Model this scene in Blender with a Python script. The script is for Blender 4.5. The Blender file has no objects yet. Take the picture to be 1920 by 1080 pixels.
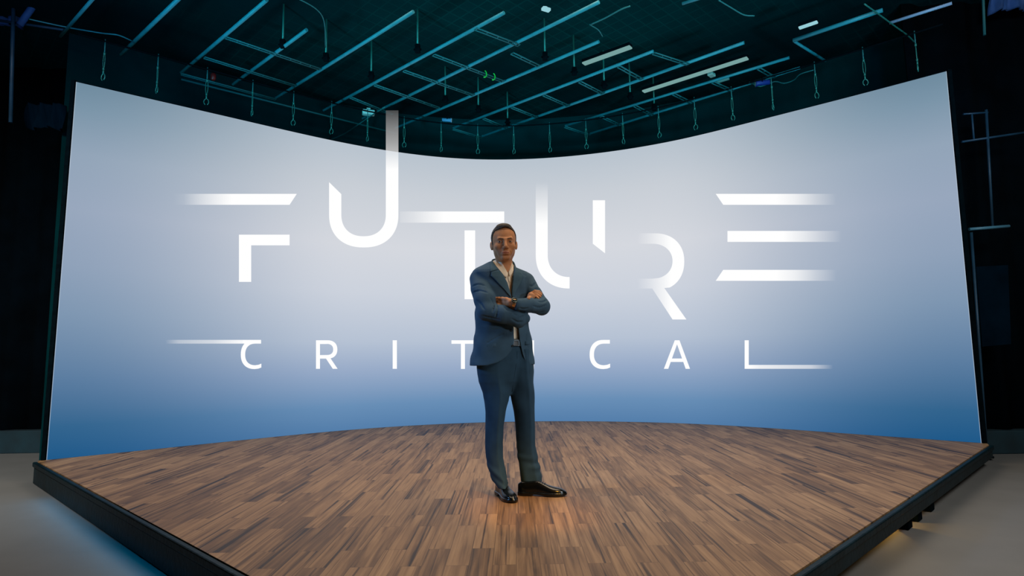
import bpy, bmesh, math, random
import numpy as np
from mathutils import Vector, Matrix
random.seed(7)
C = bpy.context.scene.collection
S = 0.92                      # camera height above the stage floor, metres
F, PITCH, ROLL = 1113.56, 0.11193995, -0.01657087
CAM = Vector((0, 0, S))
cp, sp = math.cos(PITCH), math.sin(PITCH)
FWD = Vector((0, cp, sp)); r0 = Vector((1, 0, 0)); u0 = Vector((0, -sp, cp))
RT = math.cos(ROLL)*r0 + math.sin(ROLL)*u0
UP = -math.sin(ROLL)*r0 + math.cos(ROLL)*u0

def ray(x, y): return FWD + RT*((x-960)/F) - UP*((y-540)/F)
def on_z(x, y, z):            # z in world metres
    d = ray(x, y); return CAM + d*((z-S)/d.z)
def on_y(x, y, Y):
    d = ray(x, y); return CAM + d*(Y/d.y)

# ---------------------------------------------------------------- helpers
def tag(o, label=None, cat=None, group=None, kind=None):
    if label: o['label'] = label
    if cat: o['category'] = cat
    if group: o['group'] = group
    if kind: o['kind'] = kind
    return o
def thing(name, label, cat, loc=(0, 0, 0), rotz=0, group=None):
    o = bpy.data.objects.new(name, None); C.objects.link(o)
    o.location = loc; o.rotation_euler = (0, 0, rotz); o.empty_display_size = .1
    return tag(o, label, cat, group)
def obj(name, bm, mat, parent=None, smooth=False):
    me = bpy.data.meshes.new(name)
    if isinstance(bm, tuple):
        me.from_pydata([tuple(map(float, v)) for v in bm[0]], [], bm[1]); me.update()
    else:
        bmesh.ops.recalc_face_normals(bm, faces=bm.faces); bm.to_mesh(me); bm.free()
    for m in (mat if isinstance(mat, (list, tuple)) else [mat]): me.materials.append(m)
    if smooth:
        me.polygons.foreach_set('use_smooth', [True]*len(me.polygons)); me.update()
    o = bpy.data.objects.new(name, me); C.objects.link(o)
    if parent: o.parent = parent
    return o
def struct(name, bm, mat, label=None):
    o = obj(name, bm, mat); o['kind'] = 'structure'
    if label: o['label'] = label
    return o
def box(bm, c, s, rot=None, bev=0):
    r = bmesh.ops.create_cube(bm, size=1)
    vs = r['verts']
    bmesh.ops.scale(bm, vec=s, verts=vs)
    if bev:
        es = list({e for v in vs for e in v.link_edges})
        q = bmesh.ops.bevel(bm, geom=es, offset=bev, segments=2, affect='EDGES', profile=.5)
        vs = list({v for f in q['faces'] for v in f.verts} | {v for v in vs if v.is_valid})
    if rot is not None: bmesh.ops.rotate(bm, cent=(0, 0, 0), matrix=rot, verts=vs)
    bmesh.ops.translate(bm, vec=c, verts=vs)
    return vs
def bar(bm, a, b, w, h, bev=0):   # box-section bar from a to b
    a, b = Vector(a), Vector(b); d = b-a
    q = d.to_track_quat('X', 'Z').to_matrix()
    return box(bm, (a+b)/2, (d.length, w, h), q, bev)
def tube(bm, pts, r, n=10, caps=True):
    pts = [Vector(p) for p in pts]
    rs = r if isinstance(r, (list, tuple)) else [r]*len(pts)
    rings = []; up = None
    for i, p in enumerate(pts):
        t = (pts[min(i+1, len(pts)-1)] - pts[max(i-1, 0)]).normalized()
        if up is None:
            up = Vector((0, 0, 1)) if abs(t.z) < .9 else Vector((1, 0, 0))
        s = t.cross(up).normalized(); up = s.cross(t).normalized()
        rings.append([bm.verts.new(p + (s*math.cos(2*math.pi*k/n) + up*math.sin(2*math.pi*k/n))*rs[i]) for k in range(n)])
    for a, b in zip(rings, rings[1:]):
        for k in range(n):
            f = bm.faces.new((a[k], a[(k+1) % n], b[(k+1) % n], b[k])); f.smooth = True
    if caps: bm.faces.new(rings[0]); bm.faces.new(rings[-1][::-1])
def lathe(bm, prof, c, n=24):
    rings = []
    for r, z in prof:
        rings.append([bm.verts.new((c[0]+r*math.cos(2*math.pi*k/n), c[1]+r*math.sin(2*math.pi*k/n), c[2]+z)) for k in range(n)])
    for a, b in zip(rings, rings[1:]):
        for k in range(n):
            f = bm.faces.new((a[k], a[(k+1) % n], b[(k+1) % n], b[k])); f.smooth = True
    bm.faces.new(rings[0]); bm.faces.new(rings[-1][::-1])
def smooth_path(pts, n=6):
    P = [Vector(p) for p in pts]; P = [2*P[0]-P[1]] + P + [2*P[-1]-P[-2]]; out = []
    for i in range(1, len(P)-2):
        for k in range(n):
            t = k/n; a, b, c, d = P[i-1], P[i], P[i+1], P[i+2]
            out.append(.5*((2*b) + (c-a)*t + (2*a-5*b+4*c-d)*t*t + (3*b-a-3*c+d)*t**3))
    out.append(P[-2]); return out

# ---------------------------------------------------------------- materials
def lin(c):
    return tuple(((v/255)/12.92 if v/255 <= .04045 else ((v/255+.055)/1.055)**2.4) for v in c) + (1,)
def mat(name, col, rough=.6, metal=0, noise=0, nscale=20, bump=0, bscale=60, spec=.5, sheen=0):
    m = bpy.data.materials.new(name); m.use_nodes = True
    nt = m.node_tree; b = nt.nodes['Principled BSDF']
    b.inputs['Base Color'].default_value = col if len(col) == 4 else (*col, 1)
    b.inputs['Roughness'].default_value = rough; b.inputs['Metallic'].default_value = metal
    b.inputs['Specular IOR Level'].default_value = spec
    if sheen: b.inputs['Sheen Weight'].default_value = sheen
    tc = nt.nodes.new('ShaderNodeTexCoord')
    if noise:
        n = nt.nodes.new('ShaderNodeTexNoise'); n.inputs['Scale'].default_value = nscale; n.inputs['Detail'].default_value = 5
        nt.links.new(tc.outputs['Object'], n.inputs['Vector'])
        r = nt.nodes.new('ShaderNodeValToRGB'); c = b.inputs['Base Color'].default_value
        r.color_ramp.elements[0].position = .3; r.color_ramp.elements[1].position = .7
        r.color_ramp.elements[0].color = (*[v*(1-noise) for v in c[:3]], 1)
        r.color_ramp.elements[1].color = (*[min(1, v*(1+noise)) for v in c[:3]], 1)
        nt.links.new(n.outputs['Fac'], r.inputs['Fac']); nt.links.new(r.outputs['Color'], b.inputs['Base Color'])
    if bump:
        n = nt.nodes.new('ShaderNodeTexNoise'); n.inputs['Scale'].default_value = bscale; n.inputs['Detail'].default_value = 4
        nt.links.new(tc.outputs['Object'], n.inputs['Vector'])
        p = nt.nodes.new('ShaderNodeBump'); p.inputs['Strength'].default_value = bump; p.inputs['Distance'].default_value = .01
        nt.links.new(n.outputs['Fac'], p.inputs['Height']); nt.links.new(p.outputs['Normal'], b.inputs['Normal'])
    return m
def emit(name, col, st):
    m = bpy.data.materials.new(name); m.use_nodes = True; nt = m.node_tree
    nt.nodes.remove(nt.nodes['Principled BSDF']); e = nt.nodes.new('ShaderNodeEmission')
    e.inputs['Color'].default_value = col; e.inputs['Strength'].default_value = st
    nt.links.new(e.outputs[0], nt.nodes['Material Output'].inputs['Surface']); return m

M_black = mat('black_paint', (.0012, .004, .006), .9, noise=.3, spec=.02)
M_curtain = mat('black_curtain', (.0004, .0028, .0055), .95, noise=.4, nscale=3, spec=.05)
M_backwall = mat('dark_wall', (.0003, .026, .031), .95, noise=.25, nscale=1.5, spec=.03)
M_fascia = mat('fascia_metal', (.0015, .011, .016), .5, spec=.2, noise=.5, nscale=6, bump=.3, bscale=30)
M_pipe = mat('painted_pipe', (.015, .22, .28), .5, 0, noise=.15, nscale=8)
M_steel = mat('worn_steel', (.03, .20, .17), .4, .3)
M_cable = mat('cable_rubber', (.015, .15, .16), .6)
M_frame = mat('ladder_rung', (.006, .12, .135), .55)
M_ply = mat('bare_plywood', (.35, .20, .07), .7, noise=.3, nscale=12)
M_bluecloth = mat('blue_sheet', (.03, .10, .30), .6, noise=.4, nscale=4)
M_base = mat('baseboard_paint', (.003, .024, .036), .8, noise=.3, nscale=5)

def ground_mat():
    m = mat('studio_floor_paint', (.165, .165, .16), .7, noise=.06, nscale=3, bump=.05, bscale=80)
    return m
def wood_mat():
    m = bpy.data.materials.new('wood_planks'); m.use_nodes = True; nt = m.node_tree; N = nt.nodes; L = nt.links
    b = N['Principled BSDF']; tc = N.new('ShaderNodeTexCoord')
    mp = N.new('ShaderNodeMapping'); mp.inputs['Rotation'].default_value = (0, 0, math.radians(90)); L.new(tc.outputs['Object'], mp.inputs['Vector'])
    def brick(w, h, off):
        br = N.new('ShaderNodeTexBrick'); br.offset = off; br.offset_frequency = 2
        br.inputs['Scale'].default_value = 1; br.inputs['Brick Width'].default_value = w; br.inputs['Row Height'].default_value = h
        br.inputs['Mortar Size'].default_value = .0012; br.inputs['Mortar Smooth'].default_value = .3; br.inputs['Bias'].default_value = 0
        br.inputs['Color1'].default_value = (0, 0, 0, 1); br.inputs['Color2'].default_value = (1, 1, 1, 1); br.inputs['Mortar'].default_value = (.3, .3, .3, 1)
        L.new(mp.outputs[0], br.inputs['Vector']); return br
    br = brick(.62, .105, .37)
    # grain stretched along the plank, offset per plank
    sep = N.new('ShaderNodeVectorMath'); sep.operation = 'MULTIPLY_ADD'
    L.new(br.outputs['Color'], sep.inputs[0]); sep.inputs[1].default_value = (7, 13, 5); L.new(mp.outputs[0], sep.inputs[2])
    def grain(sc, detail, dist):
        g = N.new('ShaderNodeMapping'); g.inputs['Scale'].default_value = sc; L.new(sep.outputs[0], g.inputs['Vector'])
        n = N.new('ShaderNodeTexNoise'); n.inputs['Scale'].default_value = 1; n.inputs['Detail'].default_value = detail; n.inputs['Distortion'].default_value = dist
        L.new(g.outputs[0], n.inputs['Vector']); return n
    g1 = grain((1.6, 26, 1), 6, 1.2); g2 = grain((3, 90, 1), 3, .3); g3 = grain((.9, 9, 1), 3, 1.5)
    ramp = N.new('ShaderNodeValToRGB'); e = ramp.color_ramp.elements
    e[0].position = .0; e[0].color = lin(WOOD[0]); e[1].position = 1; e[1].color = lin(WOOD[3])
    a = ramp.color_ramp.elements.new(.36); a.color = lin(WOOD[1]); a = ramp.color_ramp.elements.new(.62); a.color = lin(WOOD[2])
    def math_(op, x, y):
        q = N.new('ShaderNodeMath'); q.operation = op
        for i, v in enumerate((x, y)):
            if isinstance(v, (int, float)): q.inputs[i].default_value = v
            else: L.new(v, q.inputs[i])
        return q.outputs[0]
    g4 = grain((.4, 34, 1), 5, .8)
    t = math_('ADD', math_('MULTIPLY', g1.outputs['Fac'], 1.0), math_('MULTIPLY', g2.outputs['Fac'], .30))
    t = math_('SUBTRACT', t, math_('MULTIPLY', math_('MAXIMUM', math_('SUBTRACT', g4.outputs['Fac'], .55), 0), 4.0))
    bc = math_('POWER', br.outputs['Color'], 1.0)
    t = math_('ADD', t, math_('MULTIPLY', math_('SUBTRACT', bc, .5), .34))
    t = math_('ADD', t, math_('MULTIPLY', math_('SUBTRACT', g3.outputs['Fac'], .5), .5))
    t = math_('SUBTRACT', t, .10)
    L.new(t, ramp.inputs['Fac'])
    mx = N.new('ShaderNodeMixRGB'); mx.blend_type = 'MULTIPLY'; L.new(br.outputs['Fac'], mx.inputs['Fac'])
    L.new(ramp.outputs['Color'], mx.inputs['Color1']); mx.inputs['Color2'].default_value = (.45, .42, .4, 1)
    L.new(mx.outputs[0], b.inputs['Base Color']); b.inputs['Roughness'].default_value = .5; b.inputs['Specular IOR Level'].default_value = .3
    bp = N.new('ShaderNodeBump'); bp.inputs['Strength'].default_value = .25; bp.inputs['Distance'].default_value = .004
    L.new(g1.outputs['Fac'], bp.inputs['Height']); L.new(bp.outputs['Normal'], b.inputs['Normal'])
    return m
WOOD = [(56, 42, 31), (116, 87, 58), (150, 117, 82), (178, 143, 104)]

# screen picture: a soft sky gradient shown by the display (u along the wall 0..1, v bottom..top)
def screen_mat():
    m = bpy.data.materials.new('display_picture'); m.use_nodes = True; nt = m.node_tree; N = nt.nodes; L = nt.links
    N.remove(N['Principled BSDF']); em = N.new('ShaderNodeEmission'); L.new(em.outputs[0], N['Material Output'].inputs['Surface'])
    uv = N.new('ShaderNodeUVMap'); uv.uv_map = 'UVMap'; sx = N.new('ShaderNodeSeparateXYZ'); L.new(uv.outputs[0], sx.inputs[0])
    def ramp(stops, src, interp='B_SPLINE'):
        r = N.new('ShaderNodeValToRGB'); r.color_ramp.interpolation = interp; el = r.color_ramp.elements
        while len(el) < len(stops): el.new(.5)
        for e_, (p, c) in zip(el, stops): e_.position = p; e_.color = lin(c)
        L.new(src, r.inputs['Fac']); return r.outputs[0]
    mid = ramp(SCR_MID, sx.outputs['Y'], 'LINEAR'); edge = ramp(SCR_EDGE, sx.outputs['Y'], 'LINEAR')
    def M(op, a, b_=0.):
        q = N.new('ShaderNodeMath'); q.operation = op
        for i, v in enumerate((a, b_)):
            if isinstance(v, (int, float)): q.inputs[i].default_value = v
            else: L.new(v, q.inputs[i])
        return q.outputs[0]
    d = M('MULTIPLY', M('ABSOLUTE', M('SUBTRACT', sx.outputs['X'], .49)), 2.0)
    w = N.new('ShaderNodeValToRGB'); w.color_ramp.interpolation = 'EASE'; w.color_ramp.elements[0].position = .40; w.color_ramp.elements[1].position = 1.0
    L.new(d, w.inputs['Fac'])
    mx = N.new('ShaderNodeMixRGB'); L.new(w.outputs[0], mx.inputs['Fac']); L.new(mid, mx.inputs['Color1']); L.new(edge, mx.inputs['Color2'])
    # the outermost column of panels shows a thin paler line
    ed = M('GREATER_THAN', M('ABSOLUTE', M('SUBTRACT', sx.outputs['X'], .5)), .4986)
    m2 = N.new('ShaderNodeMixRGB'); L.new(M('MULTIPLY', ed, .40), m2.inputs['Fac']); L.new(mx.outputs[0], m2.inputs['Color1']); m2.inputs['Color2'].default_value = lin((215, 228, 240))
    L.new(m2.outputs[0], em.inputs['Color']); em.inputs['Strength'].default_value = 1
    return m
SCR_MID = [(0, (84, 126, 170)), (.08, (104, 142, 182)), (.2, (152, 171, 200)), (.3, (182, 194, 212)), (.47, (204, 210, 221)), (.64, (213, 216, 223)), (.85, (200, 206, 214)), (1, (184, 195, 206))]
SCR_EDGE = [(0, (30, 88, 136)), (.08, (50, 100, 142)), (.2, (90, 124, 160)), (.37, (126, 150, 177)), (.5, (143, 161, 185)), (.65, (152, 167, 189)), (.8, (146, 164, 184)), (.93, (122, 148, 168)), (1, (110, 138, 158))]

# ---------------------------------------------------------------- setting
Z0 = 0.0; ZG = -.22*S; ZC = 5.35*S; ZPIPE = S + 3.8*S
# screen plan, metres (bottom edge and top edge are nearly the same curve)
BX = [(-4.875, 6.235), (-4.84, 6.27), (-4.2, 6.80), (-3.53, 7.42), (-2.4, 8.37), (-1.5, 8.83), (-.457, 9.10), (.343, 9.115), (1.385, 8.93), (2.4, 8.55), (3.33, 7.86), (4.07, 7.13), (4.897, 6.363)]
TX = [(-4.83, 6.25), (-4.80, 6.27), (-4.28, 6.72), (-3.58, 7.31), (-2.48, 8.26), (-1.70, 8.75), (-1.05, 9.04), (-.196, 9.19), (.85, 9.10), (1.80, 8.78), (2.53, 8.40), (3.43, 7.64), (4.24, 6.98), (4.93, 6.361)]
def resample(P, n):
    p = np.array([v[:] for v in smooth_path([(x, y, 0) for x, y in P[1:]], 10)])[:, :2]
    d = np.r_[0, np.cumsum(np.linalg.norm(np.diff(p, axis=0), axis=1))]; t = np.linspace(0, d[-1], n)
    return np.c_[np.interp(t, d, p[:, 0]), np.interp(t, d, p[:, 1])]
NS = 121
SB = resample(BX, NS); ST = resample(TX, NS)
for A in (SB, ST):            # light smoothing of the plan curve
    for _ in range(60): A[1:-1] = A[1:-1]*.5 + (A[:-2] + A[2:])*.25
SB *= S; ST *= S
ZT = S + 3.085*S
wall = thing('led_wall', 'huge curved display wall glowing white to blue behind the man', 'display screen', (0, 9*S, 0))
off = np.array([0, 9*S])
def norm2(A):
    t = np.gradient(A, axis=0); n = np.c_[-t[:, 1], t[:, 0]]; return n/np.linalg.norm(n, axis=1)[:, None]
nb, ntp = norm2(SB), norm2(ST)
bm = bmesh.new(); uvl = bm.loops.layers.uv.new('UVMap'); NV = 12
g = [[bm.verts.new((*( (SB[i]*(1-j/NV) + ST[i]*j/NV) - off), .001 + (ZT-.001)*j/NV)) for j in range(NV+1)] for i in range(NS)]
for i in range(NS-1):
    for j in range(NV):
        f = bm.faces.new((g[i][j], g[i+1][j], g[i+1][j+1], g[i][j+1])); f.smooth = True
        for l, (a, b) in zip(f.loops, ((i, j), (i+1, j), (i+1, j+1), (i, j+1))): l[uvl].uv = (a/(NS-1), b/NV)
me = bpy.data.meshes.new('display_panel'); bm.to_mesh(me); bm.free(); me.materials.append(screen_mat())
dp = bpy.data.objects.new('display_panel', me); C.objects.link(dp); dp.parent = wall
# cabinet behind: closed curved slab
bm = bmesh.new()
def slab(A, n_, z0, z1, d0, d1, An=None, nn=None):
    An = A if An is None else An; nn = n_ if nn is None else nn
    R = []
    for i in range(len(A)):
        R.append([bm.verts.new((*(p - off), z)) for p, z in ((A[i]+n_[i]*d0, z0), (An[i]+nn[i]*d0, z1), (An[i]+nn[i]*d1, z1), (A[i]+n_[i]*d1, z0))])
    for a, b in zip(R, R[1:]):
        for k in range(4): bm.faces.new((a[k], a[(k+1) % 4], b[(k+1) % 4], b[k]))
    bm.faces.new(R[0]); bm.faces.new(R[-1][::-1])
slab(SB, nb, .004, ZT+.012, .008, .05, ST, ntp)
obj('panel_cabinet', bm, M_black, wall)
for s in (0, -1):             # dark end post on each side
    bm = bmesh.new(); d = .012
    t = (SB[1]-SB[0]) if s == 0 else (SB[-1]-SB[-2]); t = t/np.linalg.norm(t)*(-1 if s == 0 else 1)
    b0, t0 = SB[s]+t*d-off, ST[s]+t*d-off
    bar(bm, (*b0, .002), (*t0, ZT+.01), .020, .04)
    obj('end_post', bm, M_black, wall)

# stage
stage = thing('stage_platform', 'low angular stage with wood plank top and dark metal edge', 'stage', (0, 5*S, ZG))
FC = Vector((.072*S, 1.687*S)); LC = Vector((-4.86*S, 6.20*S)); RC = Vector((4.87*S, 6.25*S))
def lift(p, z): return Vector((p[0], p[1]-5*S, z-ZG))
bk = [Vector((SB[i][0]+nb[i][0]*.15, SB[i][1]+nb[i][1]*.15)) for i in range(0, NS, 4)]
poly = [FC, RC] + bk[::-1] + [LC]
bm = bmesh.new()
vt = [bm.verts.new(lift(p, 0)) for p in poly]; vb = [bm.verts.new(lift(p, -.02)) for p in poly]
bm.faces.new(vt)
bm.faces.new(vb[::-1])
for i in range(len(poly)): bm.faces.new((vt[i], vb[i], vb[(i+1) % len(poly)], vt[(i+1) % len(poly)]))
obj('plank_deck', bm, wood_mat(), stage)
def fascia(name, a, b, z0, z1, th, mat_, out, wav=0.0):
    bm = bmesh.new(); d = (b-a).normalized(); n = Vector((d.y, -d.x))
    if n.dot(Vector(out)) < 0: n = -n
    q = Matrix.Rotation(math.atan2(d.y, d.x), 3, 'Z')
    c = (a+b)/2 + n*(th/2+.002)
    box(bm, lift(c, (z0+z1)/2), ((b-a).length+.02, th, z1-z0), q, .008)
    return obj(name, bm, mat_, stage)
fascia('edge_rail', LC, FC, -.05*S, -.003, .035, M_fascia, (-1, -1))
fascia('side_panel', LC, FC, ZG+.004, -.052*S, .022, M_fascia, (-1, -1))
fascia('edge_rail', RC, FC, -.045*S, -.003, .035, M_fascia, (1, -1))
fascia('side_panel', RC, FC, -.125*S, -.047*S, .02, M_fascia, (1, -1))
# joists and feet seen through the open gap on the right, warm plywood skirting set back behind
d = (RC-FC).normalized(); n = Vector((-d.y, d.x))
if n.x > 0: n = -n
bm = bmesh.new(); q = Matrix.Rotation(math.atan2(d.y, d.x), 3, 'Z')
box(bm, lift((RC+FC)/2 + n*.30, ZG/2-.01), ((RC-FC).length*.9, .02, -ZG-.04), q)
o = obj('plywood_backing', bm, M_ply, stage); o['label'] = 'warm brown plywood set back under the right edge'
for t_ in (.12, .3, .43, .545, .585, .64, .8, .93):
    p = FC.lerp(RC, t_) + (n*.16 if t_ not in (.545, .585, .64) else n*0)
    bm = bmesh.new(); box(bm, lift(p + n*.05, ZG/2-.045), (.09, .07, -ZG-.10), q, .004); obj('support_foot', bm, M_black, stage)

# ground and shell
bm = bmesh.new(); box(bm, (0, 4*S, ZG-.05), (30, 26, .1)); struct('floor', bm, ground_mat())
# back wall follows the screen further out
WB = []
for i in range(0, NS, 4): WB.append(SB[i]+nb[i]*1.55*S)
bm = bmesh.new(); ring = []
for p in WB: ring.append((bm.verts.new((*p, ZG)), bm.verts.new((*p, ZC))))
rb = [(bm.verts.new((p[0]*1.01, p[1]+.12, ZG)), bm.verts.new((p[0]*1.01, p[1]+.12, ZC))) for p in WB]
for a, b in zip(ring, ring[1:]): bm.faces.new((a[0], b[0], b[1], a[1]))
for a, b in zip(rb, rb[1:]): bm.faces.new((a[0], a[1], b[1], b[0]))
for a, b in zip(zip(ring, rb), list(zip(ring, rb))[1:]): bm.faces.new((a[0][1], b[0][1], b[1][1], a[1][1]))
o = struct('wall_back', bm, M_backwall)
def ceil_mat():
    m = mat('ceiling_mesh_panels', (.010, .030, .032), .95, spec=.03); nt = m.node_tree; b = nt.nodes['Principled BSDF']
    tc = nt.nodes.new('ShaderNodeTexCoord'); mp = nt.nodes.new('ShaderNodeMapping'); mp.inputs['Rotation'].default_value = (0, 0, math.radians(45))
    nt.links.new(tc.outputs['Object'], mp.inputs[0])
    br = nt.nodes.new('ShaderNodeTexBrick'); br.offset = 0; br.inputs['Scale'].default_value = 1
    br.inputs['Brick Width'].default_value = .16; br.inputs['Row Height'].default_value = .16; br.inputs['Mortar Size'].default_value = .009
    br.inputs['Color1'].default_value = (.0004, .030, .033, 1); br.inputs['Color2'].default_value = (.0003, .025, .028, 1); br.inputs['Mortar'].default_value = (.001, .041, .042, 1)
    nt.links.new(mp.outputs[0], br.inputs[0])
    n = nt.nodes.new('ShaderNodeTexNoise'); n.inputs['Scale'].default_value = .7; nt.links.new(tc.outputs['Object'], n.inputs[0])
    r = nt.nodes.new('ShaderNodeValToRGB'); r.color_ramp.elements[0].position = .35; r.color_ramp.elements[1].position = .65
    nt.links.new(n.outputs['Fac'], r.inputs[0])
    mx = nt.nodes.new('ShaderNodeMixRGB'); mx.inputs['Color1'].default_value = (.0003, .015, .019, 1)
    nt.links.new(r.outputs[0], mx.inputs['Fac']); nt.links.new(br.outputs['Color'], mx.inputs['Color2']); nt.links.new(mx.outputs[0], b.inputs['Base Color'])
    return m
bm = bmesh.new(); box(bm, (0, 4*S, ZC+.05), (30, 26, .1)); struct('ceiling', bm, ceil_mat())
def drape(name, x0, x1, y, z0, z1, amp, m_, seed):
    rnd = random.Random(seed); n_ = int(abs(x1-x0)/.03); ph = rnd.random()*6; vs = []; fs = []
    for i in range(n_+1):
        x = x0+(x1-x0)*i/n_; w = amp*(math.sin(x*9+ph)+.5*math.sin(x*23+ph*2)+.3*math.sin(x*4.1))
        vs += [(x, y+w, z0), (x, y+w*.6, z1), (x, y+w+.02, z0), (x, y+w*.6+.02, z1)]
    for i in range(n_):
        a, b = 4*i, 4*i+4
        fs += [(a, b, b+1, a+1), (a+2, a+3, b+3, b+2), (a+1, b+1, b+3, a+3), (a, a+2, b+2, b)]
    fs += [(0, 1, 3, 2), (4*n_, 4*n_+2, 4*n_+3, 4*n_+1)]
    o = obj(name, (vs, fs), m_, smooth=True); return tag(o, kind='structure')
drape('wall_left', -5.0*S, -12*S, 8.4*S, ZG+.3*S, ZC, .05, M_curtain, 3)
drape('wall_right', 5.0*S, 12*S, 7.12*S, ZG+.26*S, ZC, .05, M_curtain, 4)
bm = bmesh.new(); box(bm, (-8.5*S, 8.33*S, ZG+.15*S), (7*S, .16, .3*S), None, .01); struct('baseboard_left', bm, M_base)
bm = bmesh.new(); box(bm, (8.55*S, 7.05*S, ZG+.13*S), (7*S, .16, .26*S), None, .01); struct('baseboard_right', bm, M_base)
bm = bmesh.new(); box(bm, (0, -8.9*S, 2), (30, .1, 6)); struct('wall_front', bm, M_curtain)
for sx, nm in ((-1, 'wall_far_left'), (1, 'wall_far_right')):
    bm = bmesh.new(); box(bm, (sx*12*S, 0, 2), (.1, 17.6*S, 6)); struct(nm, bm, M_curtain)
# ---------------------------------------------------------------- overhead rig
def pp(q, dz=0): return on_z(q[0], q[1], ZPIPE) + Vector((0, 0, dz))
def rung(bm, a, b, w=.022, r=.008):
    d = (b-a).normalized(); s = Vector((-d.y, d.x, 0))*w
    tube(bm, [a+s, b+s], r, 8); tube(bm, [a-s, b-s], r, 8)
    n = max(2, int((b-a).length/.12))
    for k in range(n+1):
        p = a.lerp(b, k/n); tube(bm, [p-s, p+s], r*.6, 6)
def frame(label, rails, rungs, group=None):
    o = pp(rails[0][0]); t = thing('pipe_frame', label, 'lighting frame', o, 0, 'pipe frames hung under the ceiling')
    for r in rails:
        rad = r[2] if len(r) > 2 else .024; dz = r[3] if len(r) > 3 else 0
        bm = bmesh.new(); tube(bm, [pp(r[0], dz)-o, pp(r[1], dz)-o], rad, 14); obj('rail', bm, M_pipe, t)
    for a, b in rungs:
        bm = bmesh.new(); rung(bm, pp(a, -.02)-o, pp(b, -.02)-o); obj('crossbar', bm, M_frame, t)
    return t
frame('three-rail pipe frame hung at upper left of the rig',
      [((340, 136), (500, 0), .019), ((437, 158), (575, 56), .019), ((517, 184), (775, 22), .019)],
      [((340, 136), (517, 184)), ((383, 105), (553, 158)), ((423, 67), (600, 127))])
frame('wide three-rail pipe frame hung left of centre, above the tall lettering bar',
      [((607, 207), (945, 24), .019), ((680, 222), (1123, 4), .019), ((742, 240), (1123, 78), .019)],
      [((657, 180), (735, 212)), ((703, 157), (823, 200)), ((757, 130), (887, 176)), ((813, 100), (943, 150)), ((892, 51), (973, 82)), ((960, 97), (1010, 121))])
frame('narrow ladder pipe frame hung at the centre, above the man',
      [((850, 240), (1225, 96), .019), ((903, 256), (1395, 80), .019)],
      [((850, 240), (903, 256)), ((907, 220), (950, 238)), ((960, 199), (1007, 218)), ((1020, 176), (1065, 196)), ((1087, 151), (1130, 173)), ((1160, 122), (1203, 146)), ((1225, 97), (1290, 118))])
frame('narrow ladder pipe frame hung right of centre, nearest the screen top',
      [((1060, 236), (1480, 108), .018), ((1105, 251), (1500, 127), .018)],
      [((1060, 236), (1105, 251)), ((1127, 216), (1163, 233)), ((1190, 196), (1223, 214)), ((1263, 174), (1297, 191)), ((1337, 152), (1373, 168)), ((1423, 126), (1452, 143))])
def pipe(name, label, cat, pts, r=.02, m_=None, z=0, group=None):
    P = [pp(p, z) for p in pts]; o = P[0].copy(); bm = bmesh.new(); tube(bm, [p-o for p in P], r, 12)
    q = obj(name, bm, m_ or M_pipe); q.location = o; return tag(q, label, cat, group)
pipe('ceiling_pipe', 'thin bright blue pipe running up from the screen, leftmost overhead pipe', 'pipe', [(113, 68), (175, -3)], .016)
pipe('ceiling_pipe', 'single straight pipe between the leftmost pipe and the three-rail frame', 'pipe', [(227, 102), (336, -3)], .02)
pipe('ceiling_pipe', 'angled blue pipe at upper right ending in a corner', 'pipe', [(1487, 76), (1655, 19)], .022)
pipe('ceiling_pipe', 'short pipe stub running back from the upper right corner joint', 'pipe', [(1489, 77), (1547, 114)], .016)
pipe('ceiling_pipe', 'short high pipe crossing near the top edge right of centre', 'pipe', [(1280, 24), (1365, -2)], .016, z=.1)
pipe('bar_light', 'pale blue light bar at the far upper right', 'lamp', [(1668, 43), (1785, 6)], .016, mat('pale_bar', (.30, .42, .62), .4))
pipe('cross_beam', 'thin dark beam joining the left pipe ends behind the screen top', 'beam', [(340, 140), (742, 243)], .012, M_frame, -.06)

# drop rods
ROD = [(530, 87, 'near the left frame'), (611, 112, 'beside the long left rail'), (696, 146, 'above the first crossbars'), (783, 96, 'near the top left of centre'),
       (835, 190, 'over the middle rail'), (897, 208, 'near the centre ladder end'), (952, 232, 'straight above the man'), (1022, 110, 'behind the wide frame'),
       (1077, 138, 'long and left of the short tube light'), (1133, 163, 'below the short tube light'), (1182, 184, 'left of the long tube light end'), (1227, 205, 'under the long tube light')]
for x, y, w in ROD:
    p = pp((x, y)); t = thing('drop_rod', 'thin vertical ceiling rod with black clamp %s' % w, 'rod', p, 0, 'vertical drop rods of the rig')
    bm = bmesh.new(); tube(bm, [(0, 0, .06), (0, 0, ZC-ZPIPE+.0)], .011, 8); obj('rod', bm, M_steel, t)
    bm = bmesh.new(); box(bm, (0, 0, .03), (.06, .05, .10), None, .008); tube(bm, [(-.045, 0, .02), (.045, 0, .02)], .012, 8); obj('clamp', bm, M_black, t)

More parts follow.
